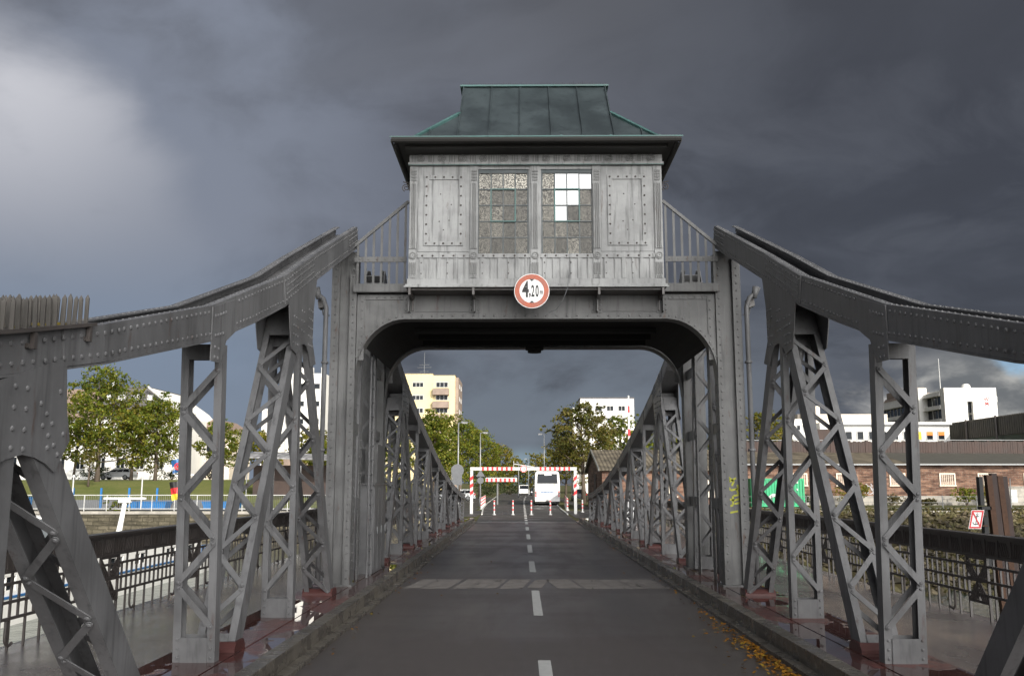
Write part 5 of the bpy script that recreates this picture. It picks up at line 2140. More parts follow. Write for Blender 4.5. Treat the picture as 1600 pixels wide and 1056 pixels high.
# brick warehouse
b = thing('warehouse', (42, 95, 0), 'long weathered brick warehouse with boarded windows and sagging roof', 'warehouse')
mb = MB()
mb.box(22.5, 75, 95, 112, -.2, 3.95)
mb.build('wall', M['brick'], b)
mb = MB()
mb.box(22.4, 75, 94.93, 94.999, -.2, .9)
mb.build('plinth', M['concrete'], b)
mb = MB()
mb.hexa([(22.3, 94.5, 3.96), (38.6, 94.5, 3.96), (38.6, 104, 5.35), (22.3, 104, 5.45), (22.3, 94.5, 4.1), (38.6, 94.5, 4.1), (38.6, 104, 5.5), (22.3, 104, 5.6)])
mb.build('roof', M['corrugated'], b)
mb = MB()
mb.hexa([(38.65, 94.5, 3.96), (75, 94.5, 3.90), (75, 104, 5.15), (38.65, 104, 5.35), (38.65, 94.5, 4.1), (75, 94.5, 4.05), (75, 104, 5.3), (38.65, 104, 5.5)])
mb.build('felt_roof', M['felt'], b)
mb = MB()
x = 22.4
rr = random.Random(9)
while x < 74.6:
    w_ = rr.uniform(.22, .34)
    mb.box(x, x + w_ - .02, 104.2 + rr.uniform(0, .05), 104.45, 4.6, 6.78 + rr.uniform(-.08, .06))
    x += w_
mb.box(22.4, 75, 104.451, 112, 4.5, 6.72)
mb.build('clerestory_boards', M['brown_wood'], b)
mb = MB()
mb.box(22.3, 75, 104.1, 104.6, 6.86, 6.92)
mb.box(22.3, 75, 94.42, 94.49, 3.93, 4.08)
mb.build('eaves_flashing', M['galv'], b)
for x, w_ in ((27.8, 1.5), (32.2, 1.5), (37.6, 1.6), (42.6, 1.6), (46.6, 1.9), (51.0, 1.5)):
    f = MB()
    f.box(x - w_ / 2, x - w_ / 2 + .12, 94.9, 94.999, 1.95, 3.15)
    f.box(x + w_ / 2 - .12, x + w_ / 2, 94.9, 94.999, 1.95, 3.15)
    f.box(x - w_ / 2 + .12, x + w_ / 2 - .12, 94.9, 94.999, 3.03, 3.15)
    f.box(x - w_ / 2 - .05, x + w_ / 2 + .05, 94.86, 94.999, 1.85, 1.949)
    for q in range(1, 7):
        u = x - w_ / 2 + .12 + q * (w_ - .24) / 7
        f.box(u - .02, u + .02, 94.93, 94.97, 1.96, 3.02)
    w__ = f.build('window', M['cream_wall'], b)
    p = MB()
    p.box(x - w_ / 2 + .12, x + w_ / 2 - .12, 94.972, 94.995, 1.951, 3.028)
    p.build('boarding', M['brick_pale'] if x != 46.6 else M['roof_brown'], w__)
# spray paint on its wall
mb = MB()
rr = random.Random(14)
def scribble(x0, z0, w_, h_, n):
    for i in range(n):
        x = x0 + w_ * (i + .5) / n + rr.uniform(-.05, .05)
        z = z0 + rr.uniform(0, .15)
        pts = [(x + rr.uniform(-.22, .22), z + h_ * q / 4 + rr.uniform(-.05, .05)) for q in range(5)]
        for (a, b_) in zip(pts, pts[1:]):
            mb.bar((a[0], 94.985, a[1]), (b_[0], 94.985, b_[1]), .07, .01, (0, 1, 0))
scribble(34.2, 1.0, 2.0, .6, 7)
scribble(34.5, 1.6, 1.6, .45, 6)
mb.build('graffiti', M['spray_pale'], b)
mb = MB()
scribble(51.4, .5, 2.6, .9, 9)
mb.build('graffiti', M['spray_pale'], b)
mb = MB()
mb.box(47.0, 50.2, 93.9, 94.92, 0, 1.75)
mb.box(46.9, 50.3, 93.8, 94.92, 1.751, 1.85)
mb.build('lean_to', M['concrete'], b)
mb = MB()
mb.box(48.3, 48.9, 93.87, 93.899, .2, 1.5)
mb.build('door', M['white'], b)

# long brick house with the dark gable toward the street
b = thing('brick_house', (12, 84, 0), 'brick gable house with mossy corrugated roof right of the height barrier', 'house')
mb = MB()
mb.prism([(75.0, -.1), (91.0, -.1), (91.0, 3.15), (83.0, 4.85), (75.0, 3.15)], 'x', 6.15, 17.4)
mb.build('wall', M['brick'], b)
mb = MB()
mb.hexa([(5.9, 74.6, 3.10), (17.6, 74.6, 3.10), (17.6, 83, 4.90), (5.9, 83, 4.90), (5.9, 74.6, 3.25), (17.6, 74.6, 3.25), (17.6, 83, 5.05), (5.9, 83, 5.05)])
mb.hexa([(5.9, 91.4, 3.10), (5.9, 83.001, 4.90), (17.6, 83.001, 4.90), (17.6, 91.4, 3.10), (5.9, 91.4, 3.25), (5.9, 83.001, 5.05), (17.6, 83.001, 5.05), (17.6, 91.4, 3.25)])
rf_ = mb.build('roof', M['corrugated'], b)
mb = MB()
mb.bar((5.86, 74.5, 3.18), (5.86, 83.0, 5.02), .08, .22, (0, 0, 1))
mb.bar((5.86, 91.5, 3.18), (5.86, 83.0, 5.02), .08, .22, (0, 0, 1))
mb.build('verge_board', M['galv'], rf_)
mb = MB()
mb.box(6.08, 6.149, 80.4, 82.6, 0, 2.9)
mb.build('door', M['brown_wood'], b)
mb = MB()
mb.tube([(9.0, 74.5, 0), (9.0, 74.5, 3.1)], .06, 8)
mb.build('rain_pipe', M['galv'], b)
for x in (11.5, 14.6):
    win(b, x, 1.1, 1.1, 1.3, 75.0, M['cream_wall'], M['glass_dark'], cols=2, sill=True)

# ================================================================== SHIP AND BOATS ON THE LEFT
ship = thing('passenger_ship', (-18.5, 35, WZ), 'long white passenger ship with blue stripes moored beside the bridge', 'ship')
XS = -16.0
mb = MB()
hull = [(-19.6, 8), (-16.0, 8), (-16.0, 47), (-16.4, 51), (-17.2, 54.5), (-17.8, 55.5), (-18.4, 54.5), (-19.2, 51), (-19.6, 47)]
def loft(mb, outline, z0, z1, s0=1.0, s1=1.0, c=-17.8, cy=30):
    n = len(outline)
    vs = [(c + (x - c) * s0, y if y < 48 else cy + (y - cy) * (1 - (1 - s0) * .4), z0) for x, y in outline] + [(c + (x - c) * s1, y, z1) for x, y in outline]
    mb.add(vs, [tuple(range(n - 1, -1, -1)), tuple(range(n, 2 * n))] + [(i, (i + 1) % n, n + (i + 1) % n, n + i) for i in range(n)])
loft(mb, hull, WZ - .5, -1.45, .93, 1.0)
mb.build('hull', M['ship_white'], ship)
mb = MB()
loft(mb, hull, -1.449, -1.38, 1.012, 1.012)
mb.build('rubbing_strake', M['ship_blue'], ship)
mb = MB()
loft(mb, hull, WZ + .0, WZ + .10, .95, .955)
mb.build('fender_band', M['rubber'], ship)
W0, W1, RZ = -1.25, -.76, -.56          # window band and top of the deckhouse
mb = MB()
mb.box(-19.4, XS - .06, 8.2, 46, -1.379, W0)
mb.box(-19.4, XS - .06, 8.2, 46, W1, RZ)
y = 8.2
k = 0
while y < 45.8:
    wd = 1.15 if k % 3 else 2.3
    mb.box(XS - .5, XS - .061, y, y + wd, W0 + .0001, W1 - .0001)
    mb.box(-19.4, -19.0, y, y + wd, W0 + .0001, W1 - .0001)
    y += wd + 1.1
    k += 1
mb.box(-18.95, XS - .55, 8.6, 45.6, W0 + .0005, W1 - .0005)
mb.build('deckhouse', M['ship_white'], ship)
y = 8.2
k = 0
while y < 43.6:
    y += 1.15 if k % 3 else 2.3
    f, p = MB(), MB()
    f.box(XS - .13, XS - .07, y + .001, y + 1.099, W0 + .001, W0 + .045)
    f.box(XS - .13, XS - .07, y + .001, y + 1.099, W1 - .045, W1 - .001)
    f.box(XS - .13, XS - .07, y + .53, y + .57, W0 + .046, W1 - .046)
    w_ = f.build('window', M['ship_white'], ship)
    p.box(XS - .16, XS - .12, y + .002, y + 1.098, W0 + .046, W1 - .046)
    p.build('pane', M['glass_dark'], w_)
    y += 1.1
    k += 1
mb = MB()
mb.box(-19.5, XS - .045, 8.15, 46.05, -.68, -.61)
mb.build('stripe', M['ship_blue'], ship)
mb = MB()
mb.box(-19.5, XS - .02, 8.1, 46.1, RZ + .001, RZ + .06)
mb.build('sun_deck', M['ship_white'], ship)
mb = MB()
mb.box(-18.9, XS - .4, 25.2, 29.4, RZ + .061, RZ + .45)
mb.box(-18.9, XS - .4, 25.2, 29.4, RZ + .86, RZ + 1.02)
for yy in (25.2, 26.5, 27.9, 29.2):
    mb.box(XS - .6, XS - .401, yy, yy + .2, RZ + .451, RZ + .859)
mb.box(-18.7, XS - .62, 25.4, 29.2, RZ + .4505, RZ + .8595)
mb.build('wheelhouse', M['ship_white'], ship)
# radar mast
mb = MB()
mb.tube([(-17.6, 40.4, -.5), (-17.35, 40.4, 1.24)], [.13, .09], 10)
mb.box(-17.6, -17.1, 40.3, 40.5, 1.24, 1.38)
mb.build('radar_mast', M['ship_white'], ship)
mb = MB()
mb.box(-18.25, -16.45, 40.33, 40.47, 1.381, 1.46)
mb.build('radar_bar', M['ship_white'], ship)
# flagpole with flags
fp = MB()
fp.tube([(-16.05, 44.6, -1.05), (-16.25, 44.6, 3.55)], [.10, .05], 8)
fp.tube([(-16.8, 44.6, 2.42), (-15.9, 44.6, 2.46)], .035, 6)
pole = fp.build('flagpole', M['ship_white'], ship)
def flag(name, bands, x0, zt, w_, h_, label, vertical=False):
    fb = MB()
    n = 8
    for j, (c0, c1) in enumerate(zip([k / len(bands) for k in range(len(bands))], [(k + 1) / len(bands) for k in range(len(bands))])):
        for i in range(n):
            def P(u, v):
                uu, vv = u * w_, v * h_
                return (x0 - uu * .95 + .22 * vv, 44.6 + .10 * math.sin(u * 7 + v * 2), zt - vv - uu * .42 - .05 * math.sin(u * 5))
            u0, u1 = i / n, (i + 1) / n
            fb.add([P(u0, c0), P(u1, c0), P(u1, c1), P(u0, c1)], [(0, 1, 2, 3)], j)
    return tag(fb.build(name, [M[b_] for b_ in bands], pole), label)
flag('flag', ['black', 'red', 'yellow'], -16.50, 2.30, .62, .85, 'black red and gold striped flag')
flag('pennant', ['ship_blue', 'ship_blue', 'white', 'ship_blue'], -16.26, 3.42, .85, .60, 'blue and white house flag')
flag('small_pennant', ['red', 'white'], -16.2, 2.1, .3, .5, 'small red and white pennant')
mb = MB()
mb.disc((-16.62, 44.40, 2.86), (0, -1, 0), .17, .02, 16, r_in=.12)
mb.disc((-16.62, 44.40, 2.86), (0, -1, 0), .07, .02, 12)
mb.build('emblem', M['red'], pole)

boat = thing('cabin_boat', (-29, 48, WZ), 'pale blue grey boat with a sloping windscreen behind the ship', 'boat')
mb = MB()
o2 = [(-33.0, 46), (-27.2, 46), (-25.6, 47.5), (-27.2, 49), (-33.0, 49)]
mb.add([(x, y, WZ - .3) for x, y in o2] + [(x, y, -.9) for x, y in o2], [(4, 3, 2, 1, 0), (5, 6, 7, 8, 9)] + [(i, (i + 1) % 5, 5 + (i + 1) % 5, 5 + i) for i in range(5)])
mb.build('hull', M['ship_white'], boat)
mb = MB()
mb.hexa([(-32.6, 46.3, -.899), (-24.2, 46.3, -.899), (-24.2, 48.7, -.899), (-32.6, 48.7, -.899), (-32.6, 46.3, .34), (-23.7, 46.3, .34), (-23.7, 48.7, .34), (-32.6, 48.7, .34)])
mb.build('deckhouse', M['ship_grey'], boat)
mb = MB()
mb.box(-32.8, -23.6, 46.1, 48.9, .341, .44)
mb.build('roof', M['ship_white'], boat)
mb = MB()
for k in range(4):
    mb.hexa([(-28.6 + k * 1.05, 46.26, -.5), (-27.75 + k * 1.05, 46.26, -.5), (-27.75 + k * 1.05, 46.299, -.5), (-28.6 + k * 1.05, 46.299, -.5), (-28.4 + k * 1.05, 46.26, .2), (-27.5 + k * 1.05, 46.26, .2), (-27.5 + k * 1.05, 46.299, .2), (-28.4 + k * 1.05, 46.299, .2)])
mb.build('side_panels', M['galv'], boat)
mb = MB()
mb.tube([(-23.9, 47, .44), (-23.9, 47, 1.0)], .03, 6)
mb.disc((-23.9, 46.9, .9), (0, -1, 0), .12, .05, 10)
mb.build('lamp_staff', M['ship_white'], boat)

# timber pile and prohibition sign on the right
pile = thing('mooring_pile', (14.5, 30, WZ), 'weathered brown mooring pile of four upright timbers', 'mooring pile')
for k, (dx, dy, hz) in enumerate(((0, 0, 2.30), (.19, .04, 2.36), (.38, .02, 2.28), (.56, .08, 2.26))):
    mb = MB()
    mb.hexa([(14.75 + dx, 30 + dy, WZ - 1), (14.92 + dx, 30 + dy, WZ - 1), (14.92 + dx, 30.2 + dy, WZ - 1), (14.75 + dx, 30.2 + dy, WZ - 1), (14.52 + dx * .94, 30 + dy, hz), (14.69 + dx * .94, 30 + dy, hz), (14.69 + dx * .94, 30.2 + dy, hz), (14.52 + dx * .94, 30.2 + dy, hz)])
    mb.build('timber', M['brown_wood'] if k % 2 else M['dark_rust'], pile)
mb = MB()
mb.box(14.30, 14.42, 30.05, 30.25, 1.35, 2.25)
mb.box(14.36, 14.50, 30.05, 30.25, -.6, 1.25)
mb.box(14.3, 14.6, 30.0, 30.3, 1.22, 1.32)
mb.build('fender', M['rubber'], pile)
ps = thing('prohibition_sign', (14.1, 30, .9), 'tilted white sign with red border, anchor symbol and red diagonal', 'sign')
cx, cz, tl = 14.08, .92, -.20
plc = lambda x, y, d: (cx + x - tl * -1 * y * 1.0, 29.98 - d, cz + y)
def sq(mb, x0, x1, z0, z1, d0, d1):
    a = [plc(x0, z0, d0), plc(x1, z0, d0), plc(x1, z1, d0), plc(x0, z1, d0)]
    c_ = [plc(x0, z0, d1), plc(x1, z0, d1), plc(x1, z1, d1), plc(x0, z1, d1)]
    mb.hexa(a + c_)
tl = .25
mb = MB(); sq(mb, -.20, .20, -.29, .29, 0, .015); mb.build('sign_plate', M['sign_white'], ps)
mb = MB()
for (a, b_, c_, d_) in ((-.185, .185, .225, .275), (-.185, .185, -.275, -.225), (-.185, -.135, -.2249, .2249), (.135, .185, -.2249, .2249)):
    sq(mb, a, b_, c_, d_, .016, .019)
A, B2 = plc(-.15, .22, .021), plc(.15, -.22, .021)
mb.bar(A, B2, .045, .004, (0, 1, 0))
mb.build('border', M['red'], ps)
mb = MB()
sq(mb, -.012, .012, -.15, .14, .0195, .0203)
sq(mb, -.07, .07, .085, .105, .0195, .0203)
for k in range(8):
    t0, t1 = math.pi * (1.08 + .84 * k / 8), math.pi * (1.08 + .84 * (k + 1) / 8)
    mb.bar(plc(.10 * math.cos(t0), -.06 + .10 * math.sin(t0), .02), plc(.10 * math.cos(t1), -.06 + .10 * math.sin(t1), .02), .026, .002, (0, 1, 0))
mb.disc(plc(0, .16, .0195), (0, -1, 0), .03, .001, 12, r_in=.016)
mb.build('anchor_symbol', M['black'], ps)
mb = MB()
mb.box(14.0, 14.45, 30.0, 30.04, .70, .74)
mb.box(14.0, 14.45, 30.0, 30.04, 1.02, 1.06)
mb.build('bracket', M['dark_rust'], ps)

# ================================================================== RIGHT BANK THINGS
ct = thing('shipping_container', (23, 85, 0), 'bright green shipping container with white lettering before the brick wall', 'container')
mb = MB()
mb.box(20.4, 25.2, 85, 87.4, .05, 2.55)
x = 20.55
while x < 25.0:
    mb.box(x, x + .12, 84.95, 84.999, .2, 2.4)
    x += .25
mb.box(20.4, 25.2, 84.94, 84.999, 2.401, 2.55)
mb.box(20.4, 25.2, 84.94, 84.999, .05, .199)
mb.box(20.4, 20.54, 84.93, 84.999, .2, 2.4)
mb.box(25.06, 25.2, 84.93, 84.999, .2, 2.4)
mb.build('body', M['green_paint'], ct)
mb = MB()
rr = random.Random(3)
for z, n, xx in ((2.12, 7, 23.25), (1.85, 4, 23.25)):
    for k in range(n):
        mb.box(xx + k * .21, xx + k * .21 + .13, 84.925, 84.93, z, z + .17)
mb.box(24.5, 24.62, 84.925, 84.93, 1.5, 1.65)
mb.prism([(20.5, .7), (20.5, 1.3), (20.85, 1.05), (21.2, 1.25), (21.7, .8), (22.3, 1.2), (22.6, 1.2), (22.6, .95), (22.2, .85), (21.7, .5), (21.2, .9), (20.9, .75)], 'y', 84.92, 84.928)
mb.build('lettering', M['white'], ct)
fn = thing('bank_fence', (40, 76.5, 0), 'low wire fence on thin grey posts along the right bank', 'fence')
x = 9.0
n = 0
while x < 66:
    mb = MB()
    mb.tube([(x, 76.5, -.05), (x, 76.5, 1.15)], .04, 6)
    mb.build('post', M['galv'], fn)
    x += 2.75
mb = MB()
for z in (.12, .58, 1.05):
    mb.tube([(9, 76.47, z), (65, 76.47, z)], .018, 5)
mb.build('wires', M['galv'], fn)
for k, (x, h, lab) in enumerate(((46.2, 2.6, 'thin leaning grey pole left of the mooring pile'), (49.8, 2.3, 'thin grey pole directly behind the mooring pile'))):
    mb = MB()
    mb.tube([(x, 90, 0), (x + .1, 90, h)], .05, 6)
    tag(mb.build('pole', M['galv'], base=(x, 90, 0)), lab, 'pole')

# ================================================================== LEFT BANK THINGS
for k, x in enumerate((-51.2, -49.2, -47.2, -45.0, -43.0, -40.9, -38.6, -36.2, -33.8, -31.4, -28.8, -26.0)):
    mb = MB()
    z = gh(x, 80)
    mb.box(x - .07, x + .07, 80, 80.14, z, z + 1.75)
    tag(mb.build('fence_post', M['blue_paint'], base=(x, 80, z)), 'blue fence post of the building site on the left bank', 'post', 'blue posts of the site fence')
mb = MB()
mb.box(-52, -25.9, 80.16, 80.19, 0, .72)
tag(mb.build('site_screen', M['sign_back'], base=(-39, 80.2, 0)), 'low grey screen panels between the blue posts', 'fence')
for x0, x1, z1, lab in ((-51.0, -47.0, .6, 'long blue skip at the left end of the site fence'), (-43.4, -41.9, .95, 'short blue skip behind the railing'), (-33.2, -30.0, .55, 'blue sheeted stack right of the flagpole'), (-27.0, -24.0, .55, 'blue sheeted stack beside the stepped white block')):
    mb = MB()
    mb.hexa([(x0 + .15, 78.6, 0), (x1 - .15, 78.6, 0), (x1 - .15, 79.8, 0), (x0 + .15, 79.8, 0), (x0, 78.5, z1), (x1, 78.5, z1), (x1, 79.9, z1), (x0, 79.9, z1)])
    mb.box(x0 - .04, x1 + .04, 78.45, 79.95, z1 + .001, z1 + .06)
    tag(mb.build('skip', M['blue_paint'], base=((x0 + x1) / 2, 79, 0)), lab, 'skip')
for x, lab in ((-37.2, 'white post left of the leaning flag staff'), (-31.5, 'slim white lamp post on the left quay')):
    mb = MB()
    mb.tube([(x, 77, 0), (x, 77, 2.6)], .06, 6)
    mb.tube([(x, 77, 2.6), (x, 77, 2.8)], [.12, .08], 8)
    tag(mb.build('lamp_post', M['white'], base=(x, 77, 0)), lab, 'post')

# ================================================================== STREET FURNITURE BEYOND THE BRIDGE
hb = thing('height_barrier', (-.1, 66, 0), 'white steel height barrier with red stripes and round sign across the street', 'barrier')
for x in (-3.78, 3.50):
    mb = MB()
    mb.box(x - .10, x + .10, 65.90, 66.10, -.02, 2.99)
    p_ = mb.build('post', M['white'], hb)
    mb = MB()
    for k in range(4):
        z = 1.25 + k * .50
        if z + .42 < 3.0:
            mb.hexa([(x - .105, 65.89, z), (x + .105, 65.89, z + .14), (x + .105, 66.11, z + .14), (x - .105, 66.11, z), (x - .105, 65.89, z + .25), (x + .105, 65.89, z + .39), (x + .105, 66.11, z + .39), (x - .105, 66.11, z + .25)])
    mb.build('stripes', M['red'], p_)
mb = MB()
mb.box(-3.88, 3.60, 65.86, 66.14, 2.995, 3.22)
bm = mb.build('beam', M['white'], hb)
mb = MB()
for x0, n in ((-3.05, 7), (1.0, 7)):
    for k in range(n):
        x = x0 + k * .335
        mb.box(x, x + .135, 65.852, 66.148, 2.988, 3.227)
mb.build('stripes', M['red'], bm)
mb = MB()
mb.disc((-.13, 65.84, 3.10), (0, -1, 0), .245, .012, 28)
sp = mb.build('round_sign', M['sign_white'], hb)
mb = MB()
mb.disc((-.13, 65.827, 3.10), (0, -1, 0), .235, .005, 28, r_in=.178)
mb.build('rim', M['red'], sp)
mb = MB()
text_into(mb, '2,8', .20, lambda x, y, d: (-.13 + x, 65.826 - d, 3.10 + y), xs=.75, bold=.006)
mb.build('lettering', M['black'], sp)

hb = thing('height_barrier', (-2.4, 96, 0), 'shorter red and white barrier hanging on a post left of the bus', 'barrier')
mb = MB()
mb.tube([(-2.75, 96.3, -.02), (-2.75, 96.3, 2.3)], .10, 8)
mb.build('post', M['galv'], hb)
mb = MB()
mb.box(-3.95, -.74, 95.9, 96.2, 2.30, 2.72)
bm = mb.build('beam', M['white'], hb)
mb = MB()
for k in range(7):
    x = -3.88 + k * .455
    mb.box(x, x + .20, 95.89, 96.21, 2.295, 2.64)
mb.build('stripes', M['red'], bm)

# flexible bollards
def bollard(x, y, h, label, group):
    root = thing('bollard', (x, y, 0), label, 'bollard', group)
    mb = MB()
    mb.tube([(x, y, -.02), (x, y, h)], .055, 10)
    mb.tube([(x, y, -.02), (x, y, .04)], .13, 10)
    mb.build('post', M['white'], root, False)
    mb = MB()
    for z in (.30, .58, .86):
        if z < h - .05:
            mb.tube([(x, y, z * h), (x, y, (z + .10) * h)], .060, 10)
    mb.build('stripes', M['red'], root, False)
    return root


BG = 'red and white bollards across the street'
for x, lab in ((-2.12, 'red and white bollard nearest the left kerb'), (-.86, 'red and white bollard just left of the centre line'), (.38, 'red and white bollard just right of the centre line'), (1.66, 'red and white bollard in front of the bus')):
    bollard(x, 63.6, .98, lab, BG)
for k in range(6):
    bollard(-3.62 - k * .06, 78 + k * 3.2, .95, 'red and white bollard in the close row beside the left kerb', 'bollard row at the left kerb')
for k in range(7):
    bollard(3.35 + k * .13, 74.5 + k * 3.4, .95, 'red and white bollard in the close row beside the bus', 'bollard row at the right kerb')
bollard(4.25, 70.2, .9, 'single red and white bollard right of the height barrier post', None)
bollard(-5.9, 108, .95, 'single bollard beside the estate car', None)

# street lamps
def lamp(x, y, h, s, label, arm=1.0):
    root = thing('street_lamp', (x, y, 0), label, 'street lamp', 'street lamps beyond the bridge')
    mb = MB()
    mb.tube([(x, y, -.05), (x, y, h * .5), (x, y, h)], [.085, .065, .045], 10)
    mb.tube([(x, y, -.05), (x, y, .9)], .11, 10)
    mb.build('pole', M['galv'], root, True)
    mb = MB()
    mb.tube([(x, y, h - .05), (x + s * arm * .4, y, h + .02)], .04, 6)
    mb.hexa([(x + s * arm * .3, y - .13, h - .05), (x + s * arm, y - .13, h - .01), (x + s * arm, y + .13, h - .01), (x + s * arm * .3, y + .13, h - .05), (x + s * arm * .3, y - .10, h + .09), (x + s * arm, y - .08, h + .07), (x + s * arm, y + .08, h + .07), (x + s * arm * .3, y + .10, h + .09)])
    hd = mb.build('lamp_head', M['sign_back'], root)
    mb = MB()
    a, b_ = sorted((x + s * arm * .4, x + s * arm * .92))
    mb.box(a, b_, y - .10, y + .10, h - .075, h - .052)
    mb.build('diffuser', M['sign_white'], hd)
    return root


lamp(-5.15, 72, 6.75, 1, 'tallest lamp with arm to the right, beside the grey sign back', .75)
lamp(-4.15, 88, 6.85, 1, 'slim lamp behind the left half of the striped beam', .75)
lamp(2.75, 125, 8.7, -1, 'slim lamp left of the big browning tree', .8)
lamp(.95, 165, 6.5, -1, 'distant pale lamp near the white van', .8)
lamp(-.75, 150, 5.6, -1, 'distant lamp post behind the round barrier sign', .3)

# signs seen from behind
sb = thing('traffic_sign', (-5.3, 70.5, 0), 'large round grey sign back with a rectangle below on a post', 'sign')
mb = MB()
mb.tube([(-5.1, 70.62, -.02), (-5.1, 70.62, 3.55)], .05, 8)
mb.build('post', M['galv'], sb)
mb = MB()
mb.disc((-5.1, 70.55, 3.05), (0, -1, 0), .48, .03, 28)
mb.build('round_plate', M['sign_back'], sb)
mb = MB()
mb.box(-5.48, -4.75, 70.52, 70.549, 1.98, 2.95)
mb.box(-5.55, -5.49, 70.53, 70.548, 2.2, 3.3)
mb.build('lower_plate', M['sign_back'], sb)
sb = thing('traffic_sign', (-4.3, 86, 0), 'triangular sign back above a small round one on a slim post', 'sign')
mb = MB()
mb.tube([(-4.05, 86.4, -.02), (-4.05, 86.4, 3.4)], .04, 8)
mb.build('post', M['galv'], sb)
mb = MB()
mb.prism([(-4.45, 2.75), (-3.65, 2.75), (-4.05, 3.40)], 'y', 86.30, 86.32)
mb.build('triangle_plate', M['sign_back'], sb)
mb = MB()
mb.disc((-4.05, 86.33, 2.38), (0, -1, 0), .30, .02, 20)
mb.build('round_plate', M['sign_back'], sb)
# signal gantry arm over the far street
sgn = thing('signal_gantry', (3.0, 140, 0), 'thin white signal arm reaching over the far street from the right', 'traffic light')
mb = MB()
mb.tube([(3.6, 140, -.02), (3.6, 140, 5.1)], .09, 8)
mb.build('mast', M['galv'], sgn)
mb = MB()
mb.tube([(3.6, 140, 4.3), (-1.4, 140, 5.05)], .08, 8)
mb.tube([(-1.45, 140, 4.6), (-1.45, 140, 5.5)], .05, 6)
mb.build('arm', M['white'], sgn)
mb = MB()
mb.box(1.7, 2.0, 139.8, 140.0, 4.1, 5.2)
mb.build('signal_head', M['rubber'], sgn)
# raised boom of the bridge barrier
bb = thing('barrier_boom', (6.35, 58, 0), 'raised white barrier boom with red stripes right of the bridge', 'barrier')
mb = MB()
mb.box(6.05, 6.75, 57.8, 58.3, -.02, 1.1)
mb.build('drive_box', M['sign_white'], bb)
mb = MB()
mb.hexa([(6.30, 57.97, .9), (6.51, 57.97, .9), (6.51, 58.08, .9), (6.30, 58.08, .9), (6.385, 57.99, 7.5), (6.475, 57.99, 7.5), (6.475, 58.06, 7.5), (6.385, 58.06, 7.5)])
bo = mb.build('boom', M['white'], bb)
mb = MB()
for k in range(4):
    z = 2.1 + k * 1.45
    w0 = .105 - (z - .9) / 6.6 * .06 + .006
    w1 = .105 - (z + .4 - .9) / 6.6 * .06 + .006
    c0, c1 = 6.405 + (z - .9) / 6.6 * .025, 6.405 + (z - .5) / 6.6 * .025
    mb.hexa([(c0 - w0, 57.96, z), (c0 + w0, 57.96, z), (c0 + w0, 58.09, z), (c0 - w0, 58.09, z), (c1 - w1, 57.965, z + .4), (c1 + w1, 57.965, z + .4), (c1 + w1, 58.085, z + .4), (c1 - w1, 58.085, z + .4)])
mb.build('stripes', M['red'], bo)

# ================================================================== VEHICLES
def wheel(mb_root, x, y, r, w_, m_t, m_r, side):
    t = MB()
    t.tube([(x - w_ / 2, y, r), (x + w_ / 2, y, r)], r, 20)
    tr = t.build('wheel', m_t, mb_root)
    h = MB()
    h.disc((x + side * w_ / 2, y, r), (side, 0, 0), r * .62, .015, 18)
    h.build('rim', m_r, tr)


bus = thing('bus', (2.3, 93.5, 0), 'white coach seen from behind on the right lane', 'bus')
bx0, bx1, by0, by1 = 1.05, 3.52, 93.2, 104.8
prof = [(0, .38), (-.04, .9), (-.02, 1.5), (.06, 2.2), (.22, 3.05), (.36, 3.28), (.6, 3.36)]
mb = MB()
sec = []
for dy, z in prof:
    inset = .0 if z < 2.4 else (.05 if z < 3.1 else (.13 if z < 3.3 else .26))
    sec.append([(bx0 + inset, by0 + dy, z), (bx1 - inset, by0 + dy, z), (bx1 - inset, by1, z), (bx0 + inset, by1, z)])
vs = [p for q in sec for p in q]
fs = [(3, 2, 1, 0), tuple(len(vs) - 4 + k for k in range(4))]
for i in range(len(sec) - 1):
    for k in range(4):
        k2 = (k + 1) % 4
        fs.append((i * 4 + k, i * 4 + k2, (i + 1) * 4 + k2, (i + 1) * 4 + k))
mb.add(vs, fs)
mb.build('body', M['coach_white'], bus)
mb = MB()
mb.hexa([(bx0 + .22, by0 + .035, 2.12), (bx1 - .22, by0 + .035, 2.12), (bx1 - .22, by0 + .10, 2.12), (bx0 + .22, by0 + .10, 2.12), (bx0 + .27, by0 + .205, 3.06), (bx1 - .27, by0 + .205, 3.06), (bx1 - .27, by0 + .26, 3.06), (bx0 + .27, by0 + .26, 3.06)])
rw = mb.build('rear_window', M['glass_dark'], bus)
mb = MB()
mb.box(bx0 + .95, bx1 - .80, by0 + .165, by0 + .18, 2.92, 3.02)
mb.build('route_display', M['sign_white'], rw)
for s, xa in ((-1, bx0), (1, bx1)):
    mb = MB()
    mb.box(xa - s * -.001, xa + s * .02, by0 + .9, by1 - .3, 1.75, 2.85)
    mb.build('side_window', M['glass_dark'], bus)
    for k in range(4):
        mb = MB()
        z = .82 + k * .145
        a, b_ = sorted((xa - s * .03, xa - s * .17))
        mb.box(a, b_, by0 - .055, by0 + .02, z, z + .11)
        mb.build('tail_light', M['red'] if k != 2 else M['dark_rust'], bus)
    mb = MB()
    mb.tube([(xa, by1 - .2, 2.9), (xa + s * .30, by1 + .1, 2.8)], .03, 6)
    mb.box(xa + s * .22, xa + s * .42, by1, by1 + .12, 2.2, 2.8)
    mb.build('mirror', M['rubber'], bus)
mb = MB()
mb.box(bx0 + .04, bx1 - .04, by0 + .05, by1 - .1, .18, .379)
mb.build('underbody', M['rubber'], bus)
mb = MB()
mb.box(bx0 + .02, bx1 - .02, by0 - .06, by0 - .005, .36, .56)
mb.box(2.1, 2.45, by0 - .10, by0 - .06, .36, .46)
mb.build('bumper', M['coach_white'], bus)
mb = MB()
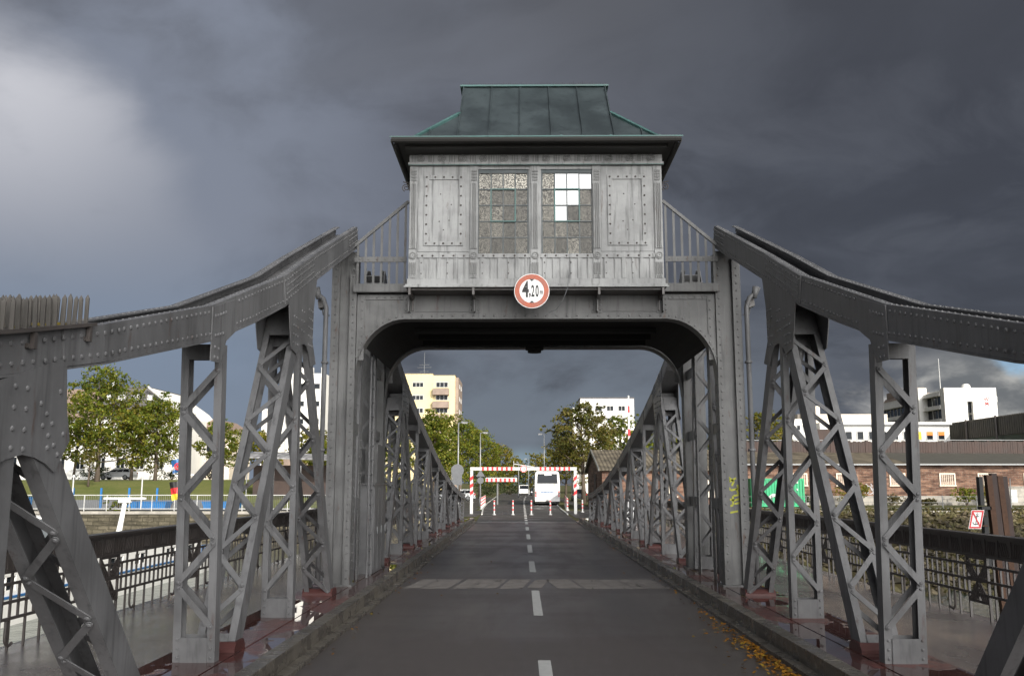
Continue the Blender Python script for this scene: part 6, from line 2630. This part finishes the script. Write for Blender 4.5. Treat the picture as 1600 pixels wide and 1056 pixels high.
mb.box(2.16, 2.40, by0 - .14, by0 - .101, .40, .50)
mb.build('tow_hitch', M['rubber'], bus)
mb = MB()
for k in range(9):
    mb.box(1.62 + k * .145, 1.62 + k * .145 + .105, by0 - .040, by0 - .018, 1.24, 1.36)
mb.build('blue_lettering', M['ship_blue'], bus)
mb = MB()
for k in range(5):
    mb.box(1.45 + k * .12, 1.45 + k * .12 + .09, by0 + .01, by0 + .03, 1.985, 2.03)
mb.build('dark_lettering', M['sign_back'], bus)
mb = MB()
mb.box(2.85, 3.1, by0 + .0, by0 + .03, 1.98, 2.04)
mb.build('sticker', M['yellow'], bus)
for s, xa in ((-1, bx0 + .18), (1, bx1 - .18)):
    for y in (by0 + 2.6, by1 - 2.4):
        wheel(bus, xa, y, .48, .28, M['rubber'], M['galv'], s)


def car(name, x, y, rot, paint_m, label, L=4.5, W=1.75, estate=True, van=False, group=None):
    """car with its nose toward local +y"""
    root = thing(name, (x, y, 0), label, 'van' if van else 'car', group)
    root.rotation_euler = (0, 0, rot)
    o = Vector((x, y, 0))
    h = 1.95 if van else 1.47
    belt = 1.15 if van else .92
    if van:
        low = [(-L / 2, .35), (-L / 2, belt), (L / 2 - .9, belt), (L / 2 - .1, .95), (L / 2, .6), (L / 2, .3)]
        top = [(-L / 2 + .02, belt), (-L / 2 + .10, h), (L / 2 - 1.75, h), (L / 2 - .95, belt)]
    else:
        low = [(-L / 2, .35), (-L / 2 - .03, .62), (-L / 2 + .02, belt), (L / 2 - 1.25, belt), (L / 2 - .15, .76), (L / 2, .55), (L / 2 - .02, .3)]
        top = [(-L / 2 + .04, belt), (-L / 2 + (.42 if estate else 1.0), h - .06), (-L / 2 + 1.2, h), (L / 2 - 2.2, h - .01), (L / 2 - 1.3, belt)]
    mb = MB()
    mb.prism([(x_ , z) for x_, z in low], 'x', -W / 2, W / 2)
    n = len(top)
    ins = .16
    vs = [(-W / 2 + (ins if z > belt + .1 else .02), y_, z) for y_, z in top] + [(W / 2 - (ins if z > belt + .1 else .02), y_, z) for y_, z in top]
    mb.add(vs, [tuple(range(n)), tuple(range(2 * n - 1, n - 1, -1))] + [(i, (i + 1) % n, n + (i + 1) % n, n + i) for i in range(n)])
    def place(mbx):
        mbx.v = [(v[0] + x, v[1] + y, v[2]) for v in mbx.v]
        return mbx
    place(mb).build('body', paint_m, root)
    # side windows, windscreens
    gl = []
    yb0, yf0 = top[0][0], top[-1][0]
    yb1, yf1 = (top[1][0], top[-2][0])
    for s in (-1, 1):
        for k, (a, b_) in enumerate(((.08, .36), (.39, .64), (.67, .93))):
            g = MB()
            lo_y = lambda t: yb0 + (yf0 - yb0) * t
            hi_y = lambda t: yb1 + .1 + (yf1 - yb1 - .15) * t
            xx0, xx1 = s * (W / 2 - .012), s * (W / 2 - ins + .006)
            z0, z1 = belt + .05, h - .14
            if van and k == 0:
                continue
            g.hexa([(xx0, lo_y(a), z0), (xx0, lo_y(b_), z0), (xx0 - s * .03, lo_y(b_), z0), (xx0 - s * .03, lo_y(a), z0), (xx1 + s * .012, hi_y(a), z1), (xx1 + s * .012, hi_y(b_), z1), (xx1 - s * .02, hi_y(b_), z1), (xx1 - s * .02, hi_y(a), z1)])
            place(g).build('side_window', M['glass_dark'], root)
    for (p0, p1, nm) in ((top[0], top[1], 'rear_window'), (top[-1], top[-2], 'windscreen')):
        g = MB()
        d = -.012 if nm == 'rear_window' else .012
        za, zb = p0[1] + .08, p1[1] - .08
        f = lambda z: p0[0] + (p1[0] - p0[0]) * (z - p0[1]) / (p1[1] - p0[1])
        g.hexa([(-W / 2 + .16, f(za) + d, za), (W / 2 - .16, f(za) + d, za), (W / 2 - .16, f(za), za), (-W / 2 + .16, f(za), za), (-W / 2 + .24, f(zb) + d, zb), (W / 2 - .24, f(zb) + d, zb), (W / 2 - .24, f(zb), zb), (-W / 2 + .24, f(zb), zb)])
        place(g).build(nm, M['glass_dark'], root)
    for s in (-1, 1):
        g = MB()
        g.box(s * (W / 2 - .30), s * (W / 2 - .02), L / 2 - .12, L / 2 + .012, .60, .76)
        place(g).build('headlight', M['sign_white'], root)
        g = MB()
        g.box(s * (W / 2 - .16), s * (W / 2 + .006), -L / 2 - .035, -L / 2 + .12, .72, .90)
        place(g).build('tail_light', M['red'], root)
        for yy in (-L / 2 + .85, L / 2 - .85):
            t = MB()
            t.tube([(s * (W / 2 - .20), yy, .31), (s * (W / 2 + .012), yy, .31)], .31, 18)
            tr = place(t).build('wheel', M['rubber'], root)
            r_ = MB()
            r_.disc((s * (W / 2 + .012), yy, .31), (s, 0, 0), .20, .012, 16)
            place(r_).build('rim', M['galv'], tr)
    g = MB()
    g.box(-W / 2 + .1, W / 2 - .1, L / 2 - .05, L / 2 + .02, .30, .50)
    g.box(-W / 2 + .1, W / 2 - .1, -L / 2 - .05, -L / 2 + .02, .30, .50)
    place(g).build('bumper', M['rubber'] if van else paint_m, root)
    return root


M['silver'] = plain('silver car paint', (.62, .63, .65), .25, .04, 3, .6, .2)
M['dark_car'] = plain('dark car paint', (.03, .035, .045), .2, .1, 3, .6)
M['red_car'] = plain('dull red car paint', (.20, .03, .025), .3, .1, 3, .5)
car('parked_car', -8.4, 118, R(90), M['silver'], 'silver estate car parked left of the barrier', 4.6)
car('van', .15, 172, R(180), M['ship_white'], 'white van coming down the far street', 5.0, 1.95, van=True)
car('parked_car', 2.3, 176, R(180), M['dark_car'], 'dark car waiting behind the white van', 4.2)
car('parked_car', 6.9, 118, R(0), M['dark_car'], 'dark car parked under the browning tree', 4.3)
c_ = car('parked_car', -50.5, 116, R(90), M['silver'], 'grey blue car parked before the big white house', 4.4)
c_.location.z = 2.6

# ================================================================== ADDED CLOUD SHAPE THAT SHADES THE BRIDGE
# unseen puffs added behind the viewer, laid out to shade the bridge; banks on either side stay in the sun
rr = random.Random(77)
dist = 420.0
cen = Vector((10, 22, 2.0)) + sd * dist
cu = MB()
def puff(c, r, n=8):
    vs, fs = [], []
    for i in range(n + 1):
        th = math.pi * i / n
        for k in range(2 * n):
            ph = math.pi * k / n
            q = r * (1 + .10 * math.sin(3 * ph + c.x) * math.sin(4 * th))
            vs.append(c + Vector((q * math.sin(th) * math.cos(ph), q * math.sin(th) * math.sin(ph), q * math.cos(th) * .9)))
    for i in range(n):
        for k in range(2 * n):
            k2 = (k + 1) % (2 * n)
            fs.append((i * 2 * n + k, i * 2 * n + k2, (i + 1) * 2 * n + k2, (i + 1) * 2 * n + k))
    cu.add(vs, fs)
y = -14.0
while y <= 66:
    x = -6.8 if 20 < y < 44 else -4.5 if y < 52 else 8.0
    xr = 34 if y < 60 else 30
    while x <= xr:
        c = Vector((x + (rr.uniform(-.6, .6) if x > 0 else 0), y + rr.uniform(-.8, .8), 0)) + sd * (dist + rr.uniform(-6, 6))
        puff(c, rr.uniform(4.4, 5.4) if x > 0 else 4.6)
        x += 4.2
    y += 5.5
mc, T, b0 = mat('sun_blocker', 1.0, .0)
b0.inputs['Base Color'].default_value = (.8, .8, .82, 1)
tag(cu.build('sun_blocker', mc, smooth=True, base=cen), 'unseen cloud hanging between the sun and the bridge', 'sun_blocker', kind='structure')
